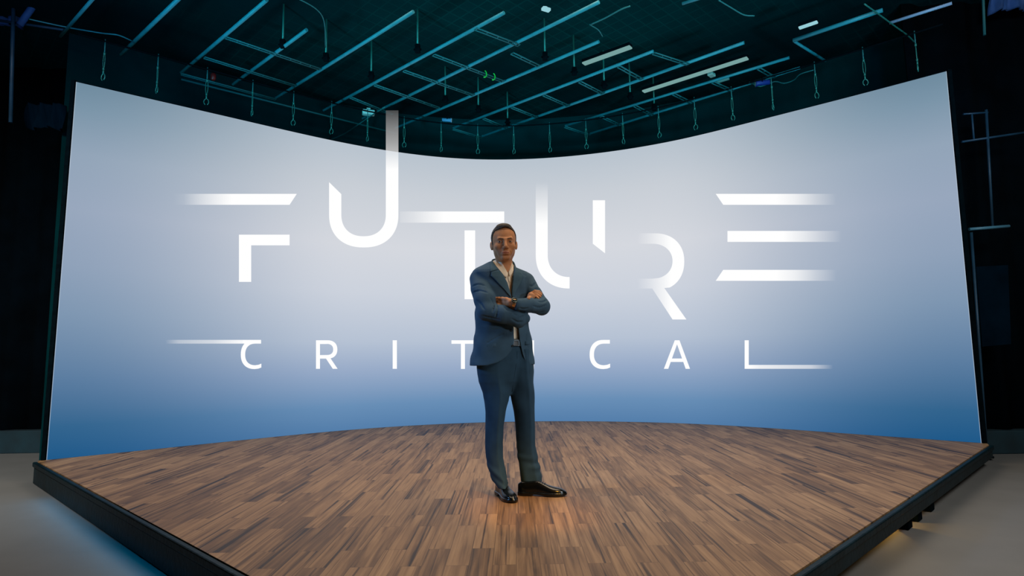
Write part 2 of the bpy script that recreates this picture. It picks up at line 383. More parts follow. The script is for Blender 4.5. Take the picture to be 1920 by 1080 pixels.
# rail and hooks along the screen top
NT = len(ST); ZR = S+3.64*S
bm = bmesh.new(); tube(bm, [(*(ST[i]), ZR) for i in range(0, NT, 2)], .010, 8)
tag(obj('curved_rail', bm, M_black), 'thin dark curved rail following the top of the screen', 'rail')
def px_of(P):
    d = Vector(P)-CAM; return 960+F*d.dot(RT)/d.dot(FWD), 540-F*d.dot(UP)/d.dot(FWD)
HX = [193, 293, 387, 473, 549, 621, 689, 758, 827, 896, 964, 1032, 1100, 1169, 1236, 1305, 1375, 1450, 1532, 1623, 1722]
ORD = ['first', 'second', 'third', 'fourth', 'fifth', 'sixth', 'seventh', 'eighth', 'ninth', 'tenth', 'middle', 'tenth', 'ninth', 'eighth', 'seventh', 'sixth', 'fifth', 'fourth', 'third', 'second', 'first']
def build_hook():
    t = thing('rigging_hook', 'x', 'hook')
    zt = ZR-(ZT+.10)
    bm = bmesh.new(); tube(bm, [(0, 0, .25), (0, 0, zt)], .006, 6); obj('wire', bm, M_cable, t)
    bm = bmesh.new()       # turnbuckle: two side rods and end collars
    P = [(.013*math.sin(a)*(1 if abs(math.cos(a)) < .8 else .9), 0, .17+.085*math.cos(a)) for a in [2*math.pi*k/20 for k in range(21)]]
    tube(bm, P, .0042, 6, False); lathe(bm, [(.004, .235), (.011, .24), (.011, .265), (.004, .27)], (0, 0, 0), 10); lathe(bm, [(.004, .07), (.010, .075), (.010, .095), (.004, .10)], (0, 0, 0), 10)
    obj('turnbuckle', bm, M_steel, t)
    bm = bmesh.new(); tube(bm, [(0, 0, .08), (0, 0, .03)], .008, 8)
    tube(bm, smooth_path([(0, 0, .035), (-.020, 0, .012), (-.024, 0, -.018), (-.010, 0, -.042)], 4), .0055, 6)
    tube(bm, smooth_path([(0, 0, .035), (.022, 0, .014), (.026, 0, -.016), (.012, 0, -.040)], 4), .0055, 6)
    obj('claw', bm, M_steel, t); return t
hk = build_hook()
for i, x in enumerate(HX):
    best = min(range(NT), key=lambda k: abs(px_of((*ST[k], ZT+.1))[0]-x))
    if i == 0: t = hk
    else:
        t = hk.copy(); C.objects.link(t)
        for ch in hk.children: c = ch.copy(); C.objects.link(c); c.parent = t
    # refine between samples
    k0, k1 = max(0, best-1), min(NT-1, best+1)
    P = min([ST[k0]*(1-s)+ST[k1]*s for s in np.linspace(0, 1, 21)], key=lambda p: abs(px_of((*p, ZT+.1))[0]-x))
    t.location = (P[0], P[1], ZT+.125); t.rotation_euler = (0, 0, random.uniform(-.9, .9))
    t['group'] = 'rigging hooks along the top of the screen'
    t['label'] = 'small rigging hook hanging above the screen, %s' % (('%s hook from the left end' % ORD[i]) if i < 10 else ('the middle one, right above the man' if i == 10 else '%s hook from the right end' % ORD[i]))

# tube lights and small fixtures
M_tube = emit('tube_glow', lin((118, 160, 158)), 1.0); M_tube2 = emit('tube_glow_bright', lin((150, 205, 215)), 1.0)
def tube_light(label, a, b, w, m_):
    A, B = pp(a), pp(b); o = A.copy(); t = thing('tube_light', label, 'lamp', o, 0, 'tube lights in the rig')
    bm = bmesh.new(); bar(bm, Vector((0, 0, .03)), B-o+Vector((0, 0, .03)), w*1.1, .03, .004); obj('housing', bm, M_black, t)
    bm = bmesh.new(); bar(bm, Vector((0, 0, 0)), B-o, w, .02, .006); obj('diffuser', bm, m_, t)
tube_light('short glowing tube light high in the middle of the rig', (1094, 120), (1183, 88), .075, M_tube)
tube_light('long glowing tube light right of centre in the rig', (1206, 172), (1402, 109), .075, M_tube)
tube_light('small bright white light in the dark upper right', (1498, 53), (1533, 41), .05, M_tube2)
def small_box(name, label, cat, q, size, m_, rz=.8, z=.0):
    bm = bmesh.new(); box(bm, (0, 0, 0), size, None, size[2]*.2); box(bm, (0, 0, size[2]*.7), (size[0]*.3, size[1]*.3, size[2]*.6), None, .002)
    o = obj(name, bm, m_); o.location = pp(q, z); o.rotation_euler = (0, 0, rz); return tag(o, label, cat)
M_pale = mat('pale_plastic', (.30, .42, .38), .4)
small_box('junction_box', 'small pale rounded box hanging left of the tall lettering bar', 'box', (691, 205), (.17, .09, .07), mat('white_case', (.6, .75, .72), .4), .3, -.05)
small_box('junction_box', 'small greenish box under the long tube light', 'box', (1334, 140), (.10, .07, .04), M_pale)
small_box('reflector_plate', 'short pale plate between the rungs of the right ladder frame', 'plate', (1355, 151), (.17, .04, .02), M_pale, -.7)
def spotlight(label, q, col, gl, rz, sc=1):
    t = thing('spotlight', label, 'lamp', pp(q, -.09), rz)
    bm = bmesh.new(); tube(bm, [(-.09*sc, 0, 0), (.05*sc, 0, 0), (.08*sc, 0, 0)], [.032*sc, .032*sc, .045*sc], 14); obj('lamp_housing', bm, mat('lamp_body', col, .5), t)
    bm = bmesh.new(); tube(bm, [(.081*sc, 0, 0), (.084*sc, 0, 0)], .036*sc, 14); obj('lens', bm, gl, t)
    bm = bmesh.new(); tube(bm, smooth_path([(0, -.04*sc, 0), (0, -.045*sc, .05), (0, 0, .08), (0, .045*sc, .05), (0, .04*sc, 0)], 4), .005, 6); obj('yoke', bm, M_black, t)
spotlight('small spotlight with bluish glints hanging above the screen left of the man', (838, 214), (.10, .25, .45), M_tube2, .2, .8)
spotlight('dark blue spotlight hanging at the right ladder frame', (1428, 143), (.01, .03, .22), M_pale, 2.9, 1.0)
for q, w in (((908, 134), 'left one'), ((924, 139), 'right one')):
    bm = bmesh.new(); P = [(.03*math.cos(a), 0, .045*math.sin(a)) for a in np.linspace(-1.9, 1.3, 9)]; tube(bm, P, .008, 6)
    o = obj('green_clip', bm, mat('green_plastic', (.02, .55, .05), .4)); o.location = pp(q, -.03); o.rotation_euler = (0, 0, .4)
    tag(o, 'tiny green clip on a crossbar of the wide frame, %s' % w, 'clip', 'green clips')
bm = bmesh.new(); lathe(bm, [(.012, -.05), (.03, -.03), (.032, .03), (.01, .05)], (0, 0, 0), 12)
o = obj('beacon', bm, mat('red_plastic', (.25, .01, .01), .4)); o.location = pp((400, 138), -.04); tag(o, 'tiny dark red beacon under the left pipe frame', 'beacon')
small_box('work_lamp', 'tiny bright white lamp near the top edge right of centre', 'lamp', (1024, 26), (.09, .05, .03), M_tube2, .5, .05)
def cable(label, pts, r=.007, z=0, m_=None, cat='cable', name='hanging_cable'):
    P = smooth_path([pp(p[:2], z + (p[2] if len(p) > 2 else 0)) for p in pts], 6); o = P[0].copy()
    bm = bmesh.new(); tube(bm, [p-o for p in P], r, 6); q = obj(name, bm, m_ or M_cable); q.location = o; return tag(q, label, cat)
cable('pale cable curving across the upper right down to the last hook', [(1620, -3), (1650, 19), (1678, 40), (1700, 56), (1714, 70)], .008, -.06, M_steel)
cable('thin cable sagging across the dark at upper left', [(55, 36), (120, 50), (190, 62), (222, 66), (248, 77)], .007, 0, M_pipe)
cable('cable looping down from the pale box to the screen top', [(722, 186), (690, 207), (672, 220), (645, 238), (620, 249)], .008, -.11)
cable('cable loop dangling below the right ladder frame', [(1405, 150), (1425, 158), (1452, 149), (1470, 152), (1488, 146), (1500, 135), (1525, 127)], .007, -.03)
cable('greenish cable running up to the right beside the tiny white lamp', [(1108, 54), (1135, 42), (1165, 26), (1182, 20)], .008, .05)
cable('thin bent cable below the greenish cable', [(1106, 54), (1122, 64), (1130, 76)], .006, .05)
cable('cable drooping near the top edge right of centre', [(1348, 9), (1370, 22), (1395, 36), (1415, 38)], .007, .05)
cable('cable hanging in a long arc above the left frame', [(533, 10), (560, 16), (595, 36), (608, 60), (610, 104)], .006, .1)

# dark corners beside the screen
def vpole(name, label, cat, a, b, Y, r, m_):
    A, B = on_y(*a, Y), on_y(*b, Y); bm = bmesh.new(); tube(bm, [Vector((0, 0, 0)), B-A], r, 10); o = obj(name, bm, m_); o.location = A; return tag(o, label, cat)
M_dim = mat('dim_blue_metal', (.012, .06, .12), .5, noise=.3, nscale=6)
YL = 6.9*S; YR = 6.75*S
o = vpole('vertical_pole', 'dim blue vertical pole at the far left of the dark', 'pole', (27, -60), (20, 230), YL, .02, M_dim)
o = vpole('diagonal_strut', 'short blue slanted strut at the top left corner', 'strut', (68, 3), (37, 47), YL, .035, M_bluecloth)
o = vpole('wall_bar', 'thin dim bar running across at the upper left corner', 'bar', (-5, 38), (120, 56), YL+.05, .014, M_dim)
def sheet(label, x0, y0, x1, y1, Y, m_, seed, sl=0, cat='cloth'):
    rnd = random.Random(seed); A = on_y(x0, y0, Y); nx, nz = 24, 12; vs = []; fs = []; k = 1
    for side in (0, .012):
        for i in range(nx+1):
            for j in range(nz+1):
                u, v = i/nx, j/nz; p = on_y(x0+(x1-x0)*u, y0+(y1-y0)*v + sl*u, Y) - A
                w = .035*math.sin(u*17+seed+v*3)+.02*math.sin(u*39+seed*2)
                vs.append((p.x, w+side, p.z+.02*math.sin(u*9+seed)*v))
    n1 = (nx+1)*(nz+1)
    for i in range(nx):
        for j in range(nz):
            a = i*(nz+1)+j; b = a+nz+1; fs.append((a, a+1, b+1, b)); fs.append((n1+a, n1+b, n1+b+1, n1+a+1))
    for i in range(nx):
        for j in (0, nz): a = i*(nz+1)+j; b = a+nz+1; fs.append((a, b, n1+b, n1+a))
    for j in range(nz):
        for i in (0, nx): a = i*(nz+1)+j; fs.append((a, a+1, n1+a+1, n1+a))
    o = obj('hanging_sheet', (vs, fs), m_, smooth=True); o.location = A; return tag(o, label, cat)
sheet('crumpled blue sheet hanging in the top left corner', -30, -20, 42, 42, YL+.15, M_bluecloth, 2, 8)
sheet('crumpled blue sheet hanging in the top right corner', 1856, -25, 1950, 24, YR+.1, M_bluecloth, 5, -14)
sheet('dark blue-grey drape hanging left of the screen', 50, 195, 118, 240, YL+.35, M_dim if False else mat('dark_blue_drape', (.001, .009, .020), .95, spec=.03), 3, 0)
o = vpole('vertical_pole', 'thin vertical pole right of the screen at its upper half', 'pole', (1849, 206), (1861, 430), YR-.03, .014, M_dim)
o = vpole('vertical_pole', 'short vertical pole close to the screen upper right edge', 'pole', (1822, 212), (1826, 263), YR-.03, .010, M_dim)
o = vpole('vertical_pole', 'greenish vertical pole right of the screen near the ceiling', 'pole', (1841, -70), (1846, 66), YR, .014, M_cable)
o = vpole('wall_bar', 'upper thin crossbar right of the screen', 'bar', (1806, 214), (1852, 211), YR-.03, .010, M_dim)
o = vpole('wall_bar', 'long thin crossbar right of the screen running to the frame edge', 'bar', (1803, 266), (1925, 248), YR-.03, .012, M_dim)
# flag panel on a stand
t = thing('flag_stand', 'dark square panel on a stand right of the screen', 'stand', on_y(1850, 858, YR-.1))
O = t.location
bm = bmesh.new(); tube(bm, [on_y(1817, 430, YR-.1)-O, on_y(1892, 424, YR-.1)-O], .016, 10); obj('top_arm', bm, mat('blue_metal', (.08, .26, .40), .4), t)
bm = bmesh.new(); A = on_y(1821, 436, YR-.1)-O; B = on_y(1850, 845, YR-.1)-O; tube(bm, [A, B], .014, 10); obj('post', bm, M_dim, t)
bm = bmesh.new(); a, b, c_, d_ = [on_y(*q, YR-.06)-O for q in ((1830, 500), (1890, 497), (1896, 645), (1842, 650))]
for dy in (0, .03):
    bm.faces.new([bm.verts.new(p+Vector((0, dy, 0))) for p in (a, b, c_, d_)])
bmesh.ops.bridge_loops(bm, edges=bm.edges[:]); obj('panel', bm, mat('dark_panel', (.0008, .008, .018), .95, spec=.03, noise=.3, nscale=4), t)
bm = bmesh.new(); lathe(bm, [(.06, .0), (.06, .015), (.02, .02)], (0, 0, 0), 16); obj('base', bm, M_black, t)

# ---------------------------------------------------------------- lettering: flat luminous letters standing between the screen and the man
DL = 6.55*S
SIGN_M = Matrix(((RT.x, UP.x, -FWD.x, 0), (RT.y, UP.y, -FWD.y, 0), (RT.z, UP.z, -FWD.z, 0), (0, 0, 0, 1)))
def sgn(x, y, o): return ((x-o[0])*DL/F, -(y-o[1])*DL/F, 0)
def letter_mat(name, fade, o):
    m = bpy.data.materials.new(name); m.use_nodes = True; nt = m.node_tree; N = nt.nodes; L = nt.links
    N.remove(N['Principled BSDF']); em = N.new('ShaderNodeEmission'); em.inputs['Color'].default_value = (1, 1, 1, 1); em.inputs['Strength'].default_value = 1.0
    out = N['Material Output']
    if not fade: L.new(em.outputs[0], out.inputs['Surface']); return m
    tc = N.new('ShaderNodeTexCoord'); sx = N.new('ShaderNodeSeparateXYZ'); L.new(tc.outputs['Object'], sx.inputs[0])
    ax, stops = fade
    v = [((p-o[0]) if ax == 'X' else -(p-o[1]))*DL/F for p, _ in stops]; al = [a for _, a in stops]
    if v[0] > v[-1]: v = v[::-1]; al = al[::-1]
    mr = N.new('ShaderNodeMapRange'); mr.inputs['From Min'].default_value = v[0]; mr.inputs['From Max'].default_value = v[-1]; L.new(sx.outputs[ax], mr.inputs['Value'])
    r = N.new('ShaderNodeValToRGB'); el = r.color_ramp.elements
    while len(el) < len(v): el.new(.5)
    for e_, p, a in zip(el, v, al): e_.position = (p-v[0])/(v[-1]-v[0]); e_.color = (a, a, a, 1)
    L.new(mr.outputs[0], r.inputs['Fac'])
    tr = N.new('ShaderNodeBsdfTransparent'); mx = N.new('ShaderNodeMixShader'); L.new(r.outputs['Color'], mx.inputs['Fac']); L.new(tr.outputs[0], mx.inputs[1]); L.new(em.outputs[0], mx.inputs[2]); L.new(mx.outputs[0], out.inputs['Surface'])
    return m
M_letter = letter_mat('luminous_white', None, (0, 0))
def arc(cx, cy, rx, ry, a0, a1, n=18, p=2.0):
    out = []
    for k in range(n+1):
        a = math.radians(a0+(a1-a0)*k/n); c, s = math.cos(a), math.sin(a)
        out.append((cx+rx*math.copysign(abs(c)**(2/p), c), cy+ry*math.copysign(abs(s)**(2/p), s)))
    return out                # y down: angle 90 is the lowest point
def letter(ch, label, o, polys, fades=None, row='FUTURE'):
    """polys: list of ('poly', pts) or ('ribbon', outer, inner); fades: per piece"""
    t = thing('letter_' + ch, label, 'letter', CAM + FWD*DL + RT*((o[0]-960)*DL/F) - UP*((o[1]-540)*DL/F), 0, 'luminous letters of the upper word' if row == 'FUTURE' else 'luminous letters of the lower word')
    t.rotation_euler = SIGN_M.to_3x3().to_euler()
    for i, p in enumerate(polys):
        fd = fades[i] if fades else None; m_ = letter_mat('luminous_fade', fd, o) if fd else M_letter
        if p[0] == 'poly':
            vs = [sgn(x, y, o) for x, y in p[1]]; fs = [tuple(range(len(vs)))]
        else:
            A, B = p[1], p[2]; n = len(A); vs = [sgn(x, y, o) for x, y in A+B]; fs = [(k, k+1, n+k+1, n+k) for k in range(n-1)]
        q = obj('stroke', (vs, fs), m_, t)
def R_(x0, y0, x1, y1): return ('poly', [(x0, y0), (x1, y0), (x1, y1), (x0, y1)])
LB = 'big luminous white letter '
letter('f', LB+'F with a streak fading left from its top bar', (500, 450),
    [('poly', [(325, 363.5), (556.5, 363.5), (543, 384), (325, 384)]), ('poly', [(448, 440), (543, 440), (543, 460), (471, 460), (471, 528.5), (448, 528.5)])],
    [('X', [(325, 0), (345, .06), (375, .4), (435, 1)]), None])
oU = [(617, 341.5)]+arc(682, 402, 65, 62, 180, 90, 18, 2.25)+arc(682, 402, 65, 62, 90, 0, 18, 2.25)+[(747, 330)]
iU = [(640, 364)]+arc(681.7, 402, 41.7, 41, 180, 90, 18, 2.25)+arc(681.7, 402, 41.7, 41, 90, 0, 18, 2.25)+[(723.5, 330)]
letter('u', LB+'U, its tall bar rising past the screen top', (682, 400),
    [('ribbon', oU, iU), R_(723.5, 207, 747, 330)], [None, ('Y', [(207, .06), (230, .17), (268, .36), (288, .5), (318, 1)])])
letter('t', LB+'T partly hidden behind the man', (880, 450), [R_(750, 396.5, 945.5, 417.5), R_(871, 432, 891, 561)],
    [('X', [(750, .12), (775, .3), (800, .6), (832, 1)]), None])
o2 = [(1004.5, 340), (1004.5, 440)]+arc(1068, 478, 63.5, 63, 180, 90, 20, 2.2)
i2 = [(1027, 340), (1027, 440)]+arc(1068, 478, 41, 41.5, 180, 90, 20, 2.2)
letter('u', LB+'U right of the man, split in two pieces', (1068, 470), [('ribbon', o2, i2), ('poly', [(1111.5, 375.5), (1134.5, 375.5), (1134.5, 475), (1111.5, 457)])],
    [('Y', [(342, 0), (360, .2), (385, .45), (420, 1)]), None])
oR = [(1195, 437.5)]+arc(1228, 490, 55, 52.5, -90, 0, 16, 2.2)+arc(1228, 490, 55, 55, 0, 62, 12, 2.2)[1:]+[(1245.5, 540)]
iR = [(1195, 457)]+arc(1224, 489.5, 37, 32.5, -90, 0, 16, 2.1)+arc(1224, 489.5, 37, 33, 0, 74, 12, 2.1)[1:]+[(1223, 522.5)]
FR = ('X', [(1195, .0), (1215, .25), (1245, .75), (1258, 1)])
letter('r', LB+'R fading out on its left side', (1240, 510), [('ribbon', oR, iR), ('poly', [(1195, 522.5), (1223, 522.5), (1245.5, 540), (1287, 599), (1261, 599), (1223, 541), (1195, 541)])], [FR, FR])
FE = ('X', [(1455, 1), (1490, .75), (1530, .3), (1568, 0)]); FE2 = ('X', [(1468, 1), (1500, .7), (1540, .3), (1578, 0)])
letter('e', LB+'E made of three bars fading right', (1450, 445),
    [('poly', [(1342, 363.5), (1568, 363.5), (1568, 384), (1356, 384)]), R_(1364, 433, 1578, 453.5), ('poly', [(1356, 506), (1568, 506), (1568, 526.5), (1342, 526.5)])], [FE, FE2, FE])
LS = 'small luminous white letter '
def cC(x):   # outer / inner outline of the C, x = left edge
    ou = [(x+38, 637.3), (x+27, 637.3)]+arc(x+26, 665, 26, 27.7, -90, -180, 12, 2.3)[1:]+arc(x+26, 665, 26, 27, 180, 90, 12, 2.3)[1:]+[(x+33, 691.2), (x+38.5, 689)]
    inn = [(x+38, 644.3), (x+27, 644.3)]+arc(x+27, 665, 18.8, 20.6, -90, -180, 12, 2.3)[1:]+arc(x+27, 665, 18.8, 19.8, 180, 90, 12, 2.3)[1:]+[(x+33, 684), (x+38.5, 681.8)]
    return ('ribbon', ou, inn)
letter('c', LS+'C with a long thin streak fading left', (470, 665), [cC(451.5), R_(310, 637.3, 455, 644.3), ('poly', [(455, 637.3), (478, 637.3), (466, 641), (459, 644.3), (455, 644.3)])],
    [None, ('X', [(310, 0), (335, .3), (400, .5), (450, .9)]), None], 'CRITICAL')
bo = [(592.5, 638)]+[(612, 638)]+arc(614, 655.2, 18.5, 17.2, -90, 90, 18, 2.3)+[(592.5, 672.4)]
bi = [(600, 645)]+[(612, 645)]+arc(613, 655.2, 11.7, 10.4, -90, 90, 18, 2.3)+[(600, 665.8)]
letter('r', LS+'R between the letters C and I', (612, 665), [R_(592.5, 638, 600, 691.5), ('ribbon', bo[:-1]+[(600, 672.4)], bi), ('poly', [(611, 672), (619.5, 671.5), (633, 691.5), (624, 691.5)])], None, 'CRITICAL')
letter('i', LS+'I standing alone left of the small T', (740, 665), [R_(736.3, 638, 744.2, 691.5)], None, 'CRITICAL')
letter('t', LS+'T just left of the man, behind his jacket', (868, 665), [R_(846.5, 638, 890, 644.6), R_(864.2, 644.6, 871.8, 691.7)], None, 'CRITICAL')
letter('i', LS+'I at the right edge of the man\'s jacket', (998, 665), [R_(993.8, 638, 1001.3, 691.7)], None, 'CRITICAL')
letter('c', LS+'C right of the man with no streak', (1124, 665), [cC(1105.5)], None, 'CRITICAL')
letter('a', LS+'A between the letters C and L', (1269, 665), [('ribbon', [(1244.8, 691.5), (1265.2, 638), (1274, 638), (1293.8, 691.5)], [(1253, 691.5), (1269.3, 646), (1269.7, 646), (1285.6, 691.5)]), R_(1257.5, 672.2, 1281, 678.6)], None, 'CRITICAL')
letter('l', LS+'L with a thin streak fading right from its foot', (1440, 665), [R_(1396.2, 638, 1403.9, 691.5), R_(1403.9, 684.2, 1562, 691.5)],
    [None, ('X', [(1404, 1), (1425, .8), (1520, .5), (1562, 0)])], 'CRITICAL')
# ---------------------------------------------------------------- signed-distance mesher (surface nets on sparse blocks)
def vlen(v): return np.sqrt((v*v).sum(-1))
class Pr:
    def __init__(s, fn, c, r, op='u', k=.01): s.fn, s.c, s.r, s.op, s.k = fn, np.array(c, float), r, op, k
def ell(c, r, op='u', k=.01, R=None):
    c = np.array(c, float); r = np.array(r, float)
    def fn(X):
        q = X-c
        if R is not None: q = q @ R
        k0 = vlen(q/r); k1 = vlen(q/(r*r))+1e-9
        return k0*(k0-1)/k1
    return Pr(fn, c, r.max(), op, k)
def cone(a, b, ra, rb, op='u', k=.01, sq=None):
    a = np.array(a, float); b = np.array(b, float); d = b-a; L2 = d@d
    def fn(X):
        t = np.clip(((X-a)@d)/L2, 0, 1); q = X-(a+t[..., None]*d)
        return vlen(q)-(ra+(rb-ra)*t)
    return Pr(fn, (a+b)/2, math.sqrt(L2)/2+max(ra, rb), op, k)
def chain(pts, rs, op='u', k=.006): return [cone(pts[i], pts[i+1], rs[i], rs[i+1], op, k) for i in range(len(pts)-1)]
def evalp(prims, X):
    d = np.full(X.shape[:-1], 1.0)
    for p in prims:
        e = p.fn(X); k = p.k
        if p.op == 'u':
            h = np.clip(.5+.5*(d-e)/k, 0, 1); d = d*(1-h)+e*h-k*h*(1-h)
        elif p.op == 's':
            h = np.clip(.5-.5*(d+e)/k, 0, 1); d = d*(1-h)-e*h+k*h*(1-h)
        elif p.op == 'i': d = np.maximum(d, e)
        else: d = d + e
    return d
def sdf_mesh(prims, lo, hi, h, n=14, slack=1.6):
    lo = np.array(lo, float); hi = np.array(hi, float); B = n*h
    nb_ = np.ceil((hi-lo)/B).astype(int); big = int(max(nb_)*n+10)
    keys, pos, quads = [], [], []
    ax = np.arange(n+1); G = np.stack(np.meshgrid(ax, ax, ax, indexing='ij'), -1)
    co8 = [(i, j, k) for i in (0, 1) for j in (0, 1) for k in (0, 1)]
    rad = B*.87
    for bi in np.ndindex(*nb_):
        o = lo+np.array(bi)*B; c = o+B/2
        pr = [p for p in prims if p.op in 'id' or np.linalg.norm(p.c-c)-p.r < rad+.03]
        if not any(p.op == 'u' for p in pr): continue
        dc = evalp(pr, c[None])[0]
        if abs(dc) > rad*slack: continue
        V = evalp(pr, o+G*h); s = V < 0
        if s.all() or not s.any(): continue
        base = np.array(bi)*n
        cnt = sum(s[i:i+n, j:j+n, k:k+n].astype(np.int8) for i, j, k in co8)
        act = np.argwhere((cnt > 0) & (cnt < 8))
        if len(act):
            acc = np.zeros((len(act), 3)); num = np.zeros(len(act))
            for a in range(3):
                for p in (0, 1):
                    for q in (0, 1):
                        e0 = [p, q]; e0.insert(a, 0); e1 = [p, q]; e1.insert(a, 1)
                        i0 = act+e0; i1 = act+e1
                        v0 = V[tuple(i0.T)]; v1 = V[tuple(i1.T)]; m = (v0 < 0) != (v1 < 0)
                        t = np.where(m, v0/np.where(m, v0-v1, 1), 0); pt = i0+t[:, None]*(i1-i0)
                        acc += pt*m[:, None]; num += m
            P = acc/num[:, None]
            keys.append(((act+base+1)@np.array([big*big, big, 1])).astype(np.int64)); pos.append(o+P*h)
        for a in range(3):
            sl0 = [slice(0, n)]*3; sl1 = [slice(0, n)]*3; sl1[a] = slice(1, n+1)
            s0 = s[tuple(sl0)]; s1 = s[tuple(sl1)]; E_ = np.argwhere(s0 != s1)
            if not len(E_): continue
            fl = s0[tuple(E_.T)]; b, c2 = [(1, 2), (2, 0), (0, 1)][a]
            eb = np.zeros(3, int); eb[b] = 1; ec = np.zeros(3, int); ec[c2] = 1
            g_ = E_+base+1; Q = np.stack([g_-eb-ec, g_-ec, g_, g_-eb], 1)@np.array([big*big, big, 1])
            Q[~fl] = Q[~fl][:, ::-1]; quads.append(Q)
    K = np.concatenate(keys); P = np.concatenate(pos); Q = np.concatenate(quads)
    o = np.argsort(K); K = K[o]; P = P[o]
    ix = np.clip(np.searchsorted(K, Q), 0, len(K)-1); ok = (K[ix] == Q).all(1)
    return P, ix[ok]
def relax(P, Q, it=2, w=.5):
    for _ in range(it):
        acc = np.zeros_like(P); num = np.zeros(len(P))
        for a, b in ((0, 1), (1, 2), (2, 3), (3, 0)):
            np.add.at(acc, Q[:, a], P[Q[:, b]]); np.add.at(num, Q[:, a], 1); np.add.at(acc, Q[:, b], P[Q[:, a]]); np.add.at(num, Q[:, b], 1)
        P = P*(1-w)+w*acc/np.maximum(num, 1)[:, None]
    return P
def sobj(name, prims, lo, hi, h, m_, parent, it=1, faceslots=None):
    P, Q = sdf_mesh(prims, lo, hi, h); P = relax(P, Q, it)
    me = bpy.data.meshes.new(name); me.vertices.add(len(P)); me.vertices.foreach_set('co', P.ravel())
    me.loops.add(Q.size); me.loops.foreach_set('vertex_index', Q.ravel().astype(np.int32)); me.polygons.add(len(Q))
    me.polygons.foreach_set('loop_start', np.arange(0, Q.size, 4, dtype=np.int32)); me.polygons.foreach_set('loop_total', np.full(len(Q), 4, dtype=np.int32))
    me.polygons.foreach_set('use_smooth', np.ones(len(Q), bool))
    for m__ in (m_ if isinstance(m_, list) else [m_]): me.materials.append(m__)
    if faceslots is not None: me.polygons.foreach_set('material_index', faceslots(P[Q].mean(1)).astype(np.int32))
    me.update(calc_edges=True); me.validate()
    o = bpy.data.objects.new(name, me); C.objects.link(o); o.parent = parent; return o

# ---------------------------------------------------------------- the man
YM = 4.38*S
O_ = Vector((on_z(975, 932, 0).x, YM, 0))
def g(x, y, dy=0.0): return np.array(on_y(x, y, YM+dy)-O_)
man = thing('person', 'man in blue suit standing on the stage with crossed arms, facing the camera', 'person', O_)
M_skin = mat('skin', (.46, .205, .09), .55, noise=.12, nscale=30, bump=.08, bscale=300, spec=.25)
M_lip = mat('lips', (.41, .15, .085), .5)
M_hair = mat('short_hair', (.040, .034, .030), .7, noise=.5, nscale=160, bump=.5, bscale=400)
M_brow = mat('eyebrow_hair', (.07, .04, .022), .8)
M_eye = mat('eye_white', (.30, .26, .22), .3); M_iris = mat('iris', (.05, .045, .04), .25)
def suit(name, col):
    m = mat(name, col, .85, noise=.12, nscale=14, bump=.10, bscale=900, spec=.15); return m
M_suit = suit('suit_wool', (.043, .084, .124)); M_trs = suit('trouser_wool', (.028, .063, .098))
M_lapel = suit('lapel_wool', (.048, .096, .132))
M_shirt = mat('shirt_cotton', (.78, .66, .50), .8, bump=.1, bscale=200)
M_shoe = mat('black_leather', (.002, .003, .004), .22, spec=.5); M_belt = mat('belt_leather', (.006, .007, .009), .4)
M_gold = mat('watch_gold', (.65, .38, .18), .28, 1); M_dial = mat('watch_dial', (.01, .015, .015), .2); M_btn = mat('dark_button', (.006, .010, .014), .6, spec=.2)
TH = math.radians(24); LAT = np.array([math.cos(TH), math.sin(TH), 0]); NRM = np.array([math.sin(TH), -math.cos(TH), 0])
def loft(tab, yaw=True, p=2.3, cy=.02, grow=0., cap=True, crease=0., wr=None):
    """tab rows: (py, xl, xr, half depth[, centre depth]); horizontal slices"""
    Z, CX, CY, A, Bd = [], [], [], [], []
    th = TH if yaw is True else (yaw or 0.)
    for row in tab:
        py, xl, xr, b = row[:4]; c_ = row[4] if len(row) > 4 else cy
        L_, R_2 = g(xl, py, c_), g(xr, py, c_); w = (R_2[0]-L_[0])/2
        a = math.sqrt(max(1e-6, (w*w-(b*math.sin(th))**2)/math.cos(th)**2)); Z.append((L_[2]+R_2[2])/2); CX.append((L_[0]+R_2[0])/2); CY.append(c_); A.append(a); Bd.append(b)
    o = np.argsort(Z); Z, CX, CY, A, Bd = [np.array(v)[o] for v in (Z, CX, CY, A, Bd)]
    ct, st = math.cos(th), math.sin(th)
    def fn(X):
        z = X[..., 2]; cx = np.interp(z, Z, CX); cy_ = np.interp(z, Z, CY); a = np.interp(z, Z, A)+grow; b = np.interp(z, Z, Bd)+grow
        dx, dy_ = X[..., 0]-cx, X[..., 1]-cy_; u = dx*ct+dy_*st; v = -dx*st+dy_*ct
        if crease: b = b*(1+crease*np.exp(-(u/.012)**2)*(v < 0))
        m = np.minimum(a, b); n_ = (np.abs(u/a)**p+np.abs(v/b)**p)**(1/p); d = (n_-1)*m
        if wr is not None: d = d+wr(X)
        if cap: d = np.maximum(d, np.maximum(z-Z[-1], Z[0]-z))
        return d
    c = np.array([CX.mean(), CY.mean(), Z.mean()]); return Pr(fn, c, max((Z[-1]-Z[0])/2, A.max())*1.25+.06, 'u', .012)
def op(p, o_, k=.01): p.op = o_; p.k = k; return p
def fr(px, py, prims, off=0.0):
    """first point of a form met along the view through (px, py), pulled off towards the camera"""
    ds = np.arange(-.36, .25, .002); X = np.array([g(px, py, d) for d in ds]); e = evalp(prims, X); i = np.argmax(e < 0)
    if not (e < 0).any(): i = np.argmin(e)
    return g(px, py, ds[i]-off)

